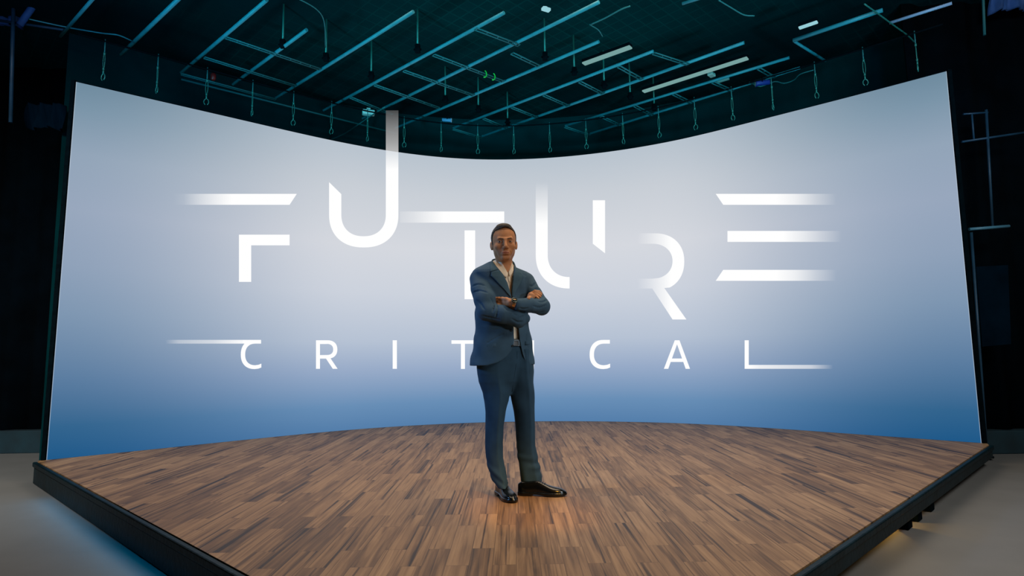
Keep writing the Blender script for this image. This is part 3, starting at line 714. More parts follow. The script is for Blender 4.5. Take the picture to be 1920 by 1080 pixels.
JT = [(492, 915, 961, .065, .045), (497, 906, 963, .08, .035), (501, 899, 967, .09, .03), (505, 893, 977, .10, .025), (509, 889, 987, .108), (514, 888, 993, .116), (522, 890, 995, .122), (540, 892, 992, .127),
      (562, 893, 989, .128), (585, 892, 988, .124), (602, 893, 990, .120), (625, 892, 994, .124), (650, 888, 998, .130), (670, 884.5, 1000.5, .134), (684.5, 882, 1001.5, .136)]
def wr_torso(X):
    x, y, z = X[..., 0], X[..., 1], X[..., 2]
    return .0022*np.sin(38*z+14*x+2*np.sin(20*x))+.0016*np.sin(55*x-22*z+1.3)*np.exp(-((z-1.08)/.16)**2)
jt = loft(JT, wr=wr_torso)
# arm joints
shR, elR, wrR = g(896.5, 523, -.04), g(913, 583, -.158), g(988, 577, -.140)
shL, elL, wrL = g(988, 527, .045), g(1016, 575, -.03), g(972, 570, -.200)
def wsleeve(a, b, amp, f, ph):
    def w(X):
        x, y, z = X[..., 0]+.03*ph, X[..., 1], X[..., 2]
        n1 = np.sin(31*x+17*z+2.1*np.sin(13*z-9*x+ph)+ph); n2 = np.sin(47*x-39*z+1.7*np.sin(21*x+8*z)+2*ph)
        return amp*(.8*n1+.5*n2*np.abs(n1))
    return w
def sleeve(pts, rs, amp, f, ph, k=.012):
    out = []
    for i in range(len(pts)-1):
        c_ = cone(pts[i], pts[i+1], rs[i], rs[i+1], 'u', k if i == 0 else .010); w = wsleeve(pts[i], pts[i+1], amp, f, ph+i); f0 = c_.fn
        c_.fn = (lambda f0, w: lambda X: f0(X)+w(X))(f0, w); c_.r += .01; out.append(c_)
    return out
def mid(a, b, t, o_=(0, 0, 0)): return np.array(a)*(1-t)+np.array(b)*t+np.array(o_)
slR_up = sleeve([shR, g(901.5, 541, -.085), g(909, 562, -.135), elR], [.058, .065, .071, .064], .0022, 60, 0, .014)
slR_lo = sleeve([elR, g(943, 589.5, -.168), g(973, 600, -.155), g(983.5, 597, -.145)], [.062, .060, .049, .038], .0024, 75, 1.7, .02)
slL_up = sleeve([shL, mid(shL, elL, .5), elL], [.054, .050, .054], .0018, 60, .6, .016)
slL_lo = sleeve([elL, mid(elL, wrL, .55), g(972.5, 571, -.197)], [.054, .049, .039], .0022, 80, 2.2, .02)
XLt = [(480, 922), (487, 923), (500, 932), (515, 944), (530, 951), (553, 958), (562, 960), (585, 961.5), (611, 963), (636, 964), (650, 961.5), (658, 958.5), (668, 950.5), (675, 942), (680, 932), (685, 915)]
XRt = [(480, 967), (487, 966), (503, 964), (520, 961.5), (545, 960), (553, 959.5), (562, 961.5), (585, 967), (614, 972), (636, 974), (664, 980), (674, 983.5), (680, 988), (685, 996)]
def tabx(T):
    zz = np.array([g(x, y, -.1)[2] for y, x in T]); xx = np.array([g(x, y, -.1)[0] for y, x in T]); o = np.argsort(zz); return zz[o], xx[o]
zl, xl_ = tabx(XLt); zr, xr_ = tabx(XRt)
zcut = g(940, 503, 0)[2]
def opening(X):
    z = X[..., 2]; a = np.interp(z, zl, xl_); b = np.interp(z, zr, xr_); x = X[..., 0]
    # front half only
    v = (X[..., 0]-.0)*(-math.sin(TH))+(X[..., 1]-.02)*math.cos(TH)
    return np.maximum(np.maximum(a-x, x-b), v+.02-.07*np.clip((z-zcut)/.01, 0, 1))
neckA, neckB = g(944.5, 484, .012), g(943, 510, .02)
inner = loft(JT, grow=-.013, cap=False)
zhem = g(940, 684, 0)[2]
J = [jt, op(loft(JT, grow=-.013, cap=False), 's', .004), cone(neckA, neckB, .064, .066, 's', .006), Pr(opening, (0, -.1, 1.1), 9, 's', .003)]
# keep the inner hollow from eating the shoulders: sleeves and shoulder pads are solid
J += slR_up + slL_up + slR_lo + slL_lo
def crease(lines, prims, r=.0030, k=.010, dp=.0012):
    out = []
    for ln in lines:
        P = [fr(x, y, prims, dp) for x, y in ln]; P = [np.array(p) for p in smooth_path(P, 3)]; n_ = len(P)
        out += [cone(P[i], P[i+1], r*(.35+.65*math.sin(math.pi*(i+.2)/n_)), r*(.35+.65*math.sin(math.pi*(i+1.2)/n_)), 's', k) for i in range(n_-1)]
    return out
J += crease([[(886, 537), (897, 533), (910, 536)], [(886, 549), (900, 545), (914, 549)], [(893, 563), (901, 569), (908, 580)], [(929, 566), (933, 580), (929, 596)], [(944, 574), (951, 581), (962, 584)], [(962, 588), (972, 592), (981, 590)],
             [(920, 560), (926, 570), (924, 584)], [(905, 592), (920, 596), (936, 600)], [(960, 598), (970, 604), (980, 603)], [(1024, 572), (1012, 577), (1000, 574)], [(1020, 584), (1008, 587), (994, 584)], [(1026, 562), (1019, 566), (1010, 566)], [(990, 578), (982, 580), (975, 578)],
             [(1004, 531), (999, 536), (994, 536)], [(1012, 543), (1006, 541), (1001, 545)]], J[4:])
J += crease([[(956, 619), (942, 616), (924, 618)], [(956, 624), (936, 630), (914, 643)], [(990, 612), (987, 635), (992, 660)]], [jt], .0018, .007, .0018)
cf = g(972.0, 570.5, -.205)
J += [cone(g(962, 569, -.205), g(973.5, 571, -.195), .0265, .0265, 's', .003)]
jacket = sobj('suit_jacket', J, (-.42, -.42, .70), (.32, .26, 1.64), .0033, M_suit, man, 2)
jacket['label'] = 'steel blue suit jacket worn open'
# standing collar round the back of the neck, lapels, pocket, buttons, vent
bm = bmesh.new()
cpts = smooth_path([g(926, 499, -.045), g(921.5, 496, .0), g(922, 493, .055), g(931, 491.5, .092), g(944, 491, .108), g(957, 493, .095), g(965, 498, .060), g(966.5, 502, .02), g(963.5, 506, -.03)], 6)
cc0 = Vector(g(944, 497, .03)); RG = []
for i_, p_ in enumerate(cpts):
    p_ = Vector(p_); inn = (cc0-p_); inn.z = 0; inn.normalize(); t__ = i_/(len(cpts)-1); ta_ = math.sin(math.pi*t__)**.5; hgt = .002+.025*ta_; sl = .006
    RG.append([bm.verts.new(q_) for q_ in (p_+inn*.003-Vector((0, 0, .014)), p_+inn*(.003+sl)+Vector((0, 0, hgt)), p_-inn*.002+inn*sl+Vector((0, 0, hgt+.001)), p_-inn*.010*ta_-Vector((0, 0, .010)))])
for a_, b_ in zip(RG, RG[1:]):
    for k_ in range(4): bm.faces.new((a_[k_], a_[(k_+1) % 4], b_[(k_+1) % 4], b_[k_]))
bm.faces.new(RG[0]); bm.faces.new(RG[-1][::-1])
obj('collar', bm, M_lapel, jacket)
def sheet_on(name, rows, prims, off, th, m_, parent, nu=8, curl=.0):
    """rows: list of (inner px point, outer px point); a cloth strip lying on a form"""
    bm = bmesh.new(); F_, Bk = [], []
    for r, (a, b) in enumerate(rows):
        f_, k_ = [], []
        for i in range(nu+1):
            t = i/nu; x, y = a[0]*(1-t)+b[0]*t, a[1]*(1-t)+b[1]*t; p = fr(x, y, prims, off+curl*math.sin(math.pi*t*.5+0)*(1 if curl else 0))
            f_.append(bm.verts.new(p)); q = p.copy(); q[1] += th; k_.append(bm.verts.new(q))
        F_.append(f_); Bk.append(k_)
    n1, n2 = len(rows), nu+1
    for i in range(n1-1):
        for j in range(n2-1):
            bm.faces.new((F_[i][j], F_[i+1][j], F_[i+1][j+1], F_[i][j+1])); bm.faces.new((Bk[i][j], Bk[i][j+1], Bk[i+1][j+1], Bk[i+1][j]))
    for i in range(n1-1):
        for j in (0, n2-1): bm.faces.new((F_[i][j], Bk[i][j], Bk[i+1][j], F_[i+1][j]))
    for j in range(n2-1):
        for i in (0, n1-1): bm.faces.new((F_[i][j], F_[i][j+1], Bk[i][j+1], Bk[i][j]))
    return obj(name, bm, m_, parent, True)
JF = [loft([(478, 921, 962, .066, .045), (486, 918, 962, .067, .045)]+JT)]
def interp_rows(rows, n=5):
    out = []
    for (a0, b0), (a1, b1) in zip(rows, rows[1:]):
        for k in range(n): t = k/n; out.append(((a0[0]*(1-t)+a1[0]*t, a0[1]*(1-t)+a1[1]*t), (b0[0]*(1-t)+b1[0]*t, b0[1]*(1-t)+b1[1]*t)))
    out.append(rows[-1]); return out
lr = interp_rows([((935, 506), (921.5, 510)), ((940, 511), (920, 517)), ((945.5, 519), (926, 522)), ((951.5, 530), (936, 533)), ((955, 542), (946, 543)), ((959, 556), (957, 556))])
o = sheet_on('lapel', lr, JF, .004, .005, M_lapel, jacket, curl=.008)
uc = interp_rows([((923.5, 489), (920, 489.5)), ((928.5, 497), (919.5, 501)), ((935, 505.5), (919.5, 509.5))], 4)
sheet_on('lapel', uc, JF, .004, .006, M_lapel, jacket, curl=.006)
ll = interp_rows([((963, 500), (966, 501.5)), ((965, 506), (977, 510)), ((962.5, 515), (982, 517)), ((961.5, 528), (977, 530)), ((960.5, 542), (969, 543)), ((960, 557), (961.5, 557))])
sheet_on('lapel', ll, JF, .004, .005, M_lapel, jacket, curl=.008)
sheet_on('pocket_flap', [((897, 641), (897, 648)), ((913, 643), (913, 650.5)), ((930, 643.5), (930, 651))], JF, .0035, .004, M_suit, jacket, 3)
sheet_on('pocket_flap', [((985, 640), (985, 647)), ((991, 639.5), (991, 646.5)), ((997, 638), (997, 645))], JF, .0035, .004, M_suit, jacket, 3)
def disc(name, px, py, prims, r, th, m_, parent, off=.004):
    p = fr(px, py, prims, off); bm = bmesh.new(); q = Matrix.Rotation(math.radians(90), 3, 'X') 
    lathe(bm, [(r*.2, -th/2), (r, -th/2), (r, th/2), (r*.8, th/2), (r*.7, th*.3)], (0, 0, 0), 16)
    bmesh.ops.rotate(bm, cent=(0, 0, 0), matrix=q, verts=bm.verts); bmesh.ops.rotate(bm, cent=(0, 0, 0), matrix=Matrix.Rotation(TH, 3, 'Z'), verts=bm.verts)
    bmesh.ops.translate(bm, vec=tuple(p), verts=bm.verts); return obj(name, bm, m_, parent)
disc('button', 958.5, 619.5, JF, .0095, .004, M_btn, jacket)
disc('button', 961, 648.5, JF, .0085, .004, M_btn, jacket)

# shirt
ST_ = [(486, 927, 960, .056, .03), (492, 917, 962, .07, .04), (500, 904, 968, .085, .03), (508, 896, 982, .102), (520, 894, 990, .116), (560, 896, 986, .121), (602, 897, 986, .112), (630, 897, 989, .114), (646, 897, 990, .116)]
sh = loft(ST_, grow=-.014)
SH = [sh, cone(g(944.5, 499, .014), g(944, 506, .015), .0635, .066, 'u', .008)]
def vneck(X):      # open collar wedge
    a = g(952.5, 511, -.1); z = X[..., 2]-a[2]; w = np.clip(z, 0, 1)*.42; return np.maximum(np.abs(X[..., 0]-a[0]+z*.10)-w, np.maximum(-z, X[..., 1]-.0))
SH.append(Pr(vneck, g(950, 500, -.08), .4, 's', .003))
shirt = sobj('shirt', SH, (-.3, -.2, .80), (.25, .2, 1.66), .0038, M_shirt, man, 1)
shirt['label'] = 'cream open-collar shirt'
SF = [loft(ST_, grow=-.014), cone(g(944.5, 478, .012), g(944, 505, .015), .0625, .066, 'u', .01)]
sheet_on('collar_leaf', interp_rows([((929.5, 489), (926, 492)), ((934, 494), (930, 500)), ((941, 500.5), (936.5, 509)), ((947.5, 506), (944.5, 518)), ((952.5, 511.5), (949.5, 521))], 3), SF, .006, .004, M_shirt, shirt, 4, .004)
sheet_on('collar_leaf', interp_rows([((961.5, 495.5), (964, 498)), ((960, 499), (964, 504)), ((956.5, 504.5), (961, 513)), ((953, 510), (955, 518))], 3), SF, .006, .004, M_shirt, shirt, 4, .004)
sheet_on('placket', interp_rows([((951, 517), (955.5, 517)), ((955, 535), (959.5, 535)), ((961, 570), (965.5, 570)), ((966, 610), (970.5, 610)), ((967, 635), (971.5, 635))], 3), SF, .002, .003, M_shirt, shirt, 2)
for py in (527, 618): disc('button', 955.5 if py < 600 else 968.5, py, SF, .005, .003, M_shirt, shirt, .005)

# trousers
def wr_leg(sx):
    def w(X):
        z = X[..., 2]; lo_ = np.exp(-((z-.17)/.12)**2); return .0035*lo_*np.sin(52*z+34*sx*X[..., 0]+2.6*np.sin(23*z+19*X[..., 0]))+.0018*np.sin(21*z+38*X[..., 0]+1.5*np.sin(9*z))
    return w
HT = [(638, 905, 990, .10, .02), (655, 898, 996, .108, .022), (680, 895.5, 1000.5, .108, .026), (700, 898, 1001, .098, .028), (715, 903, 999, .085, .03), (728, 912, 990, .060, .03), (738, 925, 980, .035, .03)]
LT1 = [(655, 900, 950, .085, .015), (690, 896.5, 952, .098, .012), (715, 899, 954, .097, .005), (735, 905, 956, .093, 0), (752, 907.5, 954.5, .088, -.005), (771, 909, 949.5, .083, -.01), (797, 909.3, 944.7, .078, -.015), (835, 909.3, 943.5, .070, -.018), (859, 911, 945, .068, -.02), (882, 916, 950.5, .068, -.025), (898, 921.5, 952.5, .070, -.03), (913, 925.5, 954.5, .072, -.034)]
LT2 = [(655, 950, 996, .085, .035), (690, 948, 1001, .098, .042), (715, 951, 1002, .097, .048), (735, 955, 1003.3, .093, .053), (752, 958, 1004, .088, .058), (771, 961.5, 1004.3, .084, .062), (797, 964.5, 1004.3, .078, .066), (835, 967.2, 1004.5, .070, .07), (859, 970, 1009, .068, .072), (882, 973.5, 1014.5, .068, .075), (897, 975, 1017.5, .070, .08), (908.5, 976.5, 1019, .074, .082)]
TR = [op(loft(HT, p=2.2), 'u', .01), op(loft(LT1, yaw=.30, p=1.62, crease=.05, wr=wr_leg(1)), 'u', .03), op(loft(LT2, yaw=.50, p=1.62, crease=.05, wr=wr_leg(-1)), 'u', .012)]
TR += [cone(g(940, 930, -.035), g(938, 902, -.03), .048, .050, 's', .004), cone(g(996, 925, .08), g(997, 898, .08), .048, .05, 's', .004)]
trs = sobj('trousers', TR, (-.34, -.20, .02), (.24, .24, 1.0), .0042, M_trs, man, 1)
trs['label'] = 'grey-blue suit trousers'
TFr = [loft(HT, p=2.2)]
bm = bmesh.new()
BLT = [(636, 904, 991, .103, .02), (650, 899, 995, .113, .02)]
belt = sobj('belt', [loft(BLT, p=2.2, grow=.004), op(loft([(620, 904, 991, .10, .02), (665, 899, 995, .11, .02)], p=2.2, grow=-.004), 's', .002)], (-.3, -.2, .8), (.2, .2, 1.1), .004, M_belt, man, 0)
p = fr(968, 643.5, TFr, .012); bm = bmesh.new(); q = Matrix.Rotation(TH, 3, 'Z')
for s_ in (-1, 1): box(bm, (s_*.019, 0, 0), (.005, .005, .038), None, .001)
for s_ in (-1, 1): box(bm, (0, 0, s_*.017), (.043, .005, .005), None, .001)
bmesh.ops.rotate(bm, cent=(0, 0, 0), matrix=q, verts=bm.verts); bmesh.ops.translate(bm, vec=tuple(p), verts=bm.verts); obj('buckle', bm, mat('dark_buckle', (.05, .06, .07), .3, .8), belt)
sheet_on('fly_seam', interp_rows([((969.5, 653), (971.2, 653)), ((969, 675), (970.8, 675)), ((965, 700), (966.5, 700)), ((959.5, 735), (961, 735))], 3), TR[:3], .001, .004, M_trs, trs, 1)

# shoes
def shoe(hx, hy, tx, ty, label):
    H = np.array(on_z(hx, hy, 0)-O_); T = np.array(on_z(tx, ty, 0)-O_); d = (T-H)[:2]; L_ = .325; d = d/np.linalg.norm(d)
    mid_ = (H+T)[:2]/2; H = np.array([*(mid_-d*L_/2), 0]); s_ = np.array([-d[1], d[0]])
    def sm(X_, Y_):
        q = np.linspace(0, X_[-1], 160); y = np.interp(q, X_, Y_); y0, y1 = y[0], y[-1]
        for _ in range(60): y[1:-1] = .5*y[1:-1]+.25*(y[:-2]+y[2:])
        return q, y
    wx = np.array([0, .02, .08, .2, .38, .55, .68, .8, .9, .96, 1])*L_; ww = np.array([.012, .024, .033, .034, .032, .041, .049, .048, .038, .028, .006])
    tx_ = np.array([0, .04, .12, .25, .36, .46, .58, .7, .82, .93, 1])*L_; tz = np.array([.070, .084, .088, .088, .094, .090, .074, .060, .053, .044, .026]); tx_, tz = sm(tx_, tz); wx, ww = sm(wx, ww)
    def loc(X): q = X-H; return q[..., :2]@d, q[..., :2]@s_, q[..., 2]
    def upper(X):
        u, v, z = loc(X); w = np.interp(u, wx, ww)-.004; t = np.interp(u, tx_, tz); z0 = .024; hh = np.maximum(t-z0, .004)
        n_ = (np.abs(v/np.maximum(w, .003))**2.2+(np.abs(np.clip((z-z0), 0, 9)/hh))**2.2)**(1/2.2)
        dd = (n_-1)*np.minimum(w, hh)*.9; dd = np.maximum(dd, .012-z); return np.maximum(dd, np.maximum(.003-u, u-L_+.004))
    def sole(X):
        u, v, z = loc(X); w = np.interp(u, wx, ww)+.001; lift_ = np.interp(u, [0, .30*L_, .32*L_, .5*L_, .62*L_, L_*.85, L_], [0, 0, .014, .009, 0, .001, .010])
        return np.maximum(np.maximum(np.abs(v)-w, z-.022), np.maximum(lift_-z, np.maximum(-u, u-L_)))
    def groove(X):
        u, v, z = loc(X); return np.maximum(np.abs(z-.026)-.0012, np.interp(u, wx, ww)-.0085-np.abs(v))
    c = H+np.array([*(d*L_/2), .05]); o_ = 'u'
    sh_ = sobj('shoe', [Pr(upper, c, .2, 'u', .004), Pr(sole, c, .2, 'u', .003)], c-np.array([.2, .2, .06]), c+np.array([.2, .2, .09]), .0028, M_shoe, man, 1); sh_['label'] = label
    pf = [Pr(upper, c, .2)]
    bm = bmesh.new()
    for k in range(4):
        uu = L_*(.42+.045*k); z_ = np.interp(uu, tx_, tz)
        P = []
        for v in np.linspace(-.016, .016, 7):
            w = np.interp(uu, wx, ww)-.004; zz = .024+(z_-.024)*(1-min(1, abs(v/w))**2.2)**(1/2.2)+.002; pt = H+np.array([*(d*(uu+(.004 if v > 0 else 0))+s_*v), zz]); P.append(pt)
        tube(bm, P, .0018, 6)
    obj('laces', bm, M_belt, sh_); return sh_
shoe(929, 921, 969, 948, 'black leather shoe pointing towards the camera'); shoe(975, 928, 1059, 930, 'black leather shoe turned out to the side')

# body: one continuous skin surface
HC = g(945.2, 456, -.035); HYAW = Matrix.Rotation(math.radians(6), 3, 'Z') @ Matrix.Rotation(math.radians(-1.5), 3, 'Y') @ Matrix.Rotation(math.radians(2), 3, 'X')
HR = np.array(HYAW)
def hp(x, y, z): return HC+HR@(np.array([x, y, z])*1.07)
HS = 1.07
def he(c, r, o_='u', k=.01, rx=0, rz=0):
    r = [v*HS for v in r]
    Rl = np.array((Matrix.Rotation(math.radians(rz), 3, 'Z')@Matrix.Rotation(math.radians(rx), 3, 'X'))); return ell(hp(*c), r, o_, k, HR@Rl)
def hc(a, b, ra, rb, o_='u', k=.01): return cone(hp(*a), hp(*b), ra*HS, rb*HS, o_, k)
HEAD = [he((0, .022, .038), (.0765, .096, .084), k=.01), he((0, -.008, -.016), (.063, .074, .088), k=.03), he((0, -.036, -.084), (.034, .040, .028), k=.03), hc((-.012, -.066, -.103), (.012, -.066, -.103), .015, .015, k=.02)]
for s_ in (-1, 1):
    HEAD += [he((s_*.048, .008, -.050), (.017, .034, .032), k=.03), he((s_*.044, -.050, -.030), (.021, .022, .020), k=.02), he((s_*.029, -.050, -.060), (.015, .018, .020), k=.025)]
HEAD += [hc((-.038, -.066, .018), (-.010, -.0765, .0125), .0100, .0095, k=.012), hc((.038, -.066, .018), (.010, -.0765, .0125), .0100, .0095, k=.012), hc((-.0045, -.093, .024), (-.0045, -.090, .010), .0015, .0015, 's', .005), hc((.0045, -.093, .024), (.0045, -.090, .010), .0015, .0015, 's', .005)]
for z_ in (.040, .052): HEAD += [hc((-.030, -.0885, z_-.003), (0, -.0935, z_), .0012, .0012, 's', .004), hc((0, -.0935, z_), (.030, -.0885, z_-.003), .0012, .0012, 's', .004)]
for s_ in (-1, 1): HEAD += [hc((s_*.022, -.081, -.0165), (s_*.040, -.072, -.014), .0014, .0014, 's', .005)]
for s_ in (-1, 1): HEAD += [he((s_*.032, -.083, -.001), (.0185, .014, .0115), 's', .012), he((s_*.0315, -.0625, -.001), (.0150, .0145, .0135), 'u', .004), he((s_*.0315, -.083, -.0014), (.0132, .016, .0025), 's', .0025)]
HEAD += [hc((0, -.078, .010), (0, -.101, -.036), .0085, .0115, k=.012), he((0, -.097, -.040), (.0115, .0115, .0095), k=.008)]
for s_ in (-1, 1): HEAD += [he((s_*.0135, -.086, -.042), (.0088, .011, .0085), k=.006), he((s_*.007, -.0985, -.0505), (.0035, .006, .003), 's', .002)]
HEAD += [he((0, -.074, -.068), (.030, .014, .020), k=.014), he((0, -.0845, -.0705), (.0235, .0075, .005), k=.003), he((0, -.083, -.0805), (.0205, .008, .006), k=.003), he((0, -.093, -.0752), (.0255, .0085, .0013), 's', .0025), he((0, -.086, -.0915), (.018, .006, .005), 's', .008)]
for s_ in (-1, 1): HEAD += [hc((s_*.020, -.089, -.046), (s_*.031, -.078, -.072), .0030, .0030, 's', .010)]
for s_ in (-1, 1):
    HEAD += [he((s_*.079, .018, -.014), (.0080, .017, .029), k=.006, rx=-12, rz=s_*-22), he((s_*.087, .010, -.010), (.006, .010, .018), 's', .005, rx=-12, rz=s_*-22)]
neck0 = hp(0, .030, -.075)
NECK = [cone(neck0, g(944, 500, .025), .056, .060, 'u', .03), cone(g(944, 500, .025), g(943, 512, .02), .060, .072, 'u', .02)]
BODY = HEAD + NECK
bt = loft(ST_, grow=-.026, cap=False)
BT = [(500, 912, 968, .07, .03), (512, 902, 984, .09), (530, 900, 986, .10), (560, 900, 984, .105), (602, 903, 981, .092), (640, 907, 984, .085, .024), (680, 912, 986, .07, .03), (715, 918, 985, .05, .035), (728, 925, 975, .03, .035)]
BODY += [op(loft(BT, grow=-.006), 'u', .02)]
BODY += chain([shR, g(909, 562, -.135), elR, mid(elR, wrR, .6)], [.046, .046, .042, .038]) + chain([shL, elL, wrL], [.046, .040, .027])
def shrink(T, d): return [(r[0], r[1]+d, r[2]-d, r[3]-d*.0036, r[4]) for r in T]
BODY += [op(loft(shrink(LT1, 5)+[(925, 934, 948, .035, -.035)], yaw=.35), 'u', .01), op(loft(shrink(LT2, 5)+[(918, 985, 1008, .035, .08)], yaw=.45), 'u', .01)]
# his left hand (camera left): from the watch wrist, palm flat, fingers slipping behind the other upper arm
Wl = g(966, 569.5, -.203)
BODY += [cone(wrL, Wl, .026, .0245, 'u', .006), cone(Wl, g(957, 567.5, -.200), .0245, .024, 'u', .01), ell(g(949, 566.8, -.182), (.036, .018, .028), 'u', .012, np.array(Matrix.Rotation(-.5, 3, 'Z'))), ell(g(941, 566.3, -.158), (.028, .017, .029), 'u', .012, np.array(Matrix.Rotation(-.5, 3, 'Z')))]
for k, (dz, ln) in enumerate(((.026, .066), (.009, .074), (-.008, .070), (-.024, .056))):
    a = g(937, 566, -.145)+np.array([0, 0, dz*.92]); b = a+np.array([-ln*.5, .014, .002]); c_ = b+np.array([-ln*.28, .012, -.002]); e_ = c_+np.array([-ln*.2, .010, -.002])
    BODY += chain([a, b, c_, e_], [.0098, .0090, .0082, .0072], k=.004)
a = g(956, 563.5, -.20); BODY += chain([a, g(949, 561, -.19), g(942, 560, -.172), g(936.5, 560, -.155)], [.0125, .0112, .0098, .0085], k=.01)
# his right hand (camera right): comes up behind the front forearm and lies over the other biceps
Wr = g(984, 571, -.130)
BODY += [cone(mid(elR, wrR, .6), Wr, .036, .026, 'u', .01), cone(Wr, g(992.5, 561, -.116), .025, .020, 'u', .01), ell(g(996, 555.5, -.106), (.026, .019, .026), 'u', .012, np.array(Matrix.Rotation(.5, 3, 'Y')))]
ARML = [cone(shL, elL, .057, .053)]
for k in range(4):
    y0 = 547.9+3.15*k; x0 = 996-1.7*k; sp_ = [(x0, y0+2.2), (x0+7, y0-1.9), (x0+14.5, y0-1.2), (x0+20.5-(1.5 if k in (0, 3) else 0), y0+2.2)]
    P = [fr(x, y, J[4:], .004+.004*(i == 1)) for i, (x, y) in enumerate(sp_)]
    if k == 3: P = P[:]
    BODY += chain([g(993.5-.8*k, y0+3.5, -.112)]+P, [.0105, .0100, .0094, .0088, .0076], k=.0035)
BODY += chain([g(988, 573, -.125), g(994, 574, -.11), g(1001, 573, -.10)], [.0115, .0105, .0088], k=.006)
lip_c = np.array(hp(0, -.088, -.0755)); HRi = HR.T
def slots(P):
    q = (P-HC)@HR; m_ = ((q[:, 0]/.0235)**2+((q[:, 2]+.0757)/.0098)**2 < 1) & (q[:, 1] < -.074); return m_
body = sobj('body', BODY, (-.36, -.40, .06), (.24, .24, 1.86), .0027, [M_skin, M_lip], man, 1, slots)
# eyes, brows, hair
for s_ in (-1, 1):
    bm = bmesh.new(); bmesh.ops.create_uvsphere(bm, u_segments=20, v_segments=12, radius=.0128*1.07); 
    for f in bm.faces: f.smooth = True
    e_ = obj('eye', bm, M_eye, man); e_.location = hp(s_*.0315, -.0640, -.001)
    bm = bmesh.new(); bmesh.ops.create_uvsphere(bm, u_segments=16, v_segments=8, radius=.0054); bmesh.ops.scale(bm, vec=(1, .35, 1), verts=bm.verts); i_ = obj('iris', bm, M_iris, e_, True); i_.location = (s_*.0016+.0004, -.0126, 0)
    bm = bmesh.new(); P = [hp(s_*x, y, z) for x, y, z in ((.010, -.0850, .0135), (.021, -.0845, .0165), (.034, -.0780, .0195), (.047, -.066, .0165))]; tube(bm, smooth_path(P, 4), [.0022]+[.0030]*11+[.0012], 8)
    obj('eyebrow', bm, M_brow, man, True)
def hairline(X):
    q = (X-HC)@HR; ax_ = np.abs(q[..., 0]); y = q[..., 1]; z = q[..., 2]
    zl_ = np.interp(y/HS, [-.10, -.062, -.045, -.030, -.018, -.006, .000, .010, .016, .035, .060, .09], [.092, .088, .086, .078, .062, .030, -.020, -.022, .020, .016, -.060, -.085])*HS
    zl_ = zl_+.006*np.sin(q[..., 0]*60+1)*(y < -.03)
    return zl_-z
HAIR = [he((0, .022, .038), (.0765, .096, .084), k=.01), he((0, -.008, -.016), (.063, .074, .088), k=.03), he((0, .045, -.02), (.064, .062, .07), k=.03)]
for p_ in HAIR: p_.fn = (lambda f0: lambda X: f0(X)-.0046-.0012*np.sin(X[..., 0]*420)*np.sin(X[..., 2]*330+X[..., 1]*260))(p_.fn); p_.r += .01
HAIR += [he((-.002, -.028, .103), (.040, .034, .016), k=.03), Pr(hairline, HC, .5, 'i', .003)]
sobj('hair', HAIR, HC-np.array([.13, .15, .12]), HC+np.array([.13, .16, .16]), .0028, M_hair, man, 1)
# watch on the wrist
t_ = np.array(Wl)-np.array(g(957, 567.5, -.207)); ax_ = Vector(t_).normalized(); wc = Vector(g(962.6, 568.6, -.2075))
bm = bmesh.new(); sdir = ax_.cross(Vector((0, 0, 1))).normalized(); udir = sdir.cross(ax_).normalized(); R2 = []
for k in range(28):
    a = 2*math.pi*k/28; d_ = sdir*math.cos(a)+udir*math.sin(a)
    R2.append([bm.verts.new(wc+d_*r+ax_*w) for r, w in ((.0262, -.0085), (.0290, -.0075), (.0290, .0075), (.0262, .0085))])
for k in range(28):
    A_, B_ = R2[k], R2[(k+1) % 28]
    for j in range(4): bm.faces.new((A_[j], A_[(j+1) % 4], B_[(j+1) % 4], B_[j]))
watch = obj('wristwatch', bm, M_gold, man); watch['label'] = 'gold banded wristwatch with dark dial'
nrm = (Vector((0, -.80, .60)) - ax_*Vector((0, -.80, .60)).dot(ax_)).normalized(); cc = wc+nrm*.0295
q = nrm.to_track_quat('Z', 'Y').to_matrix()
bm = bmesh.new(); lathe(bm, [(.010, -.004), (.0195, -.004), (.0205, .002), (.0185, .0055), (.0165, .0055), (.0160, .004)], (0, 0, 0), 24); bmesh.ops.rotate(bm, cent=(0, 0, 0), matrix=q, verts=bm.verts); bmesh.ops.translate(bm, vec=cc, verts=bm.verts); obj('watch_case', bm, mat('steel_bezel', (.10, .13, .12), .2, .9), watch)
bm = bmesh.new(); lathe(bm, [(.0155, .0035), (.0160, .0048), (.002, .0052)], (0, 0, 0), 24); bmesh.ops.rotate(bm, cent=(0, 0, 0), matrix=q, verts=bm.verts); bmesh.ops.translate(bm, vec=cc, verts=bm.verts); obj('watch_dial', bm, M_dial, watch)
bm = bmesh.new()
for an, ln in ((.5, .011), (2.4, .008)): box(bm, (math.cos(an)*ln/2, math.sin(an)*ln/2, .006), (ln, .0016, .0006), Matrix.Rotation(0, 3, 'Z'))
bmesh.ops.rotate(bm, cent=(0, 0, 0), matrix=q, verts=bm.verts); bmesh.ops.translate(bm, vec=cc, verts=bm.verts); obj('watch_hands', bm, M_gold, watch)
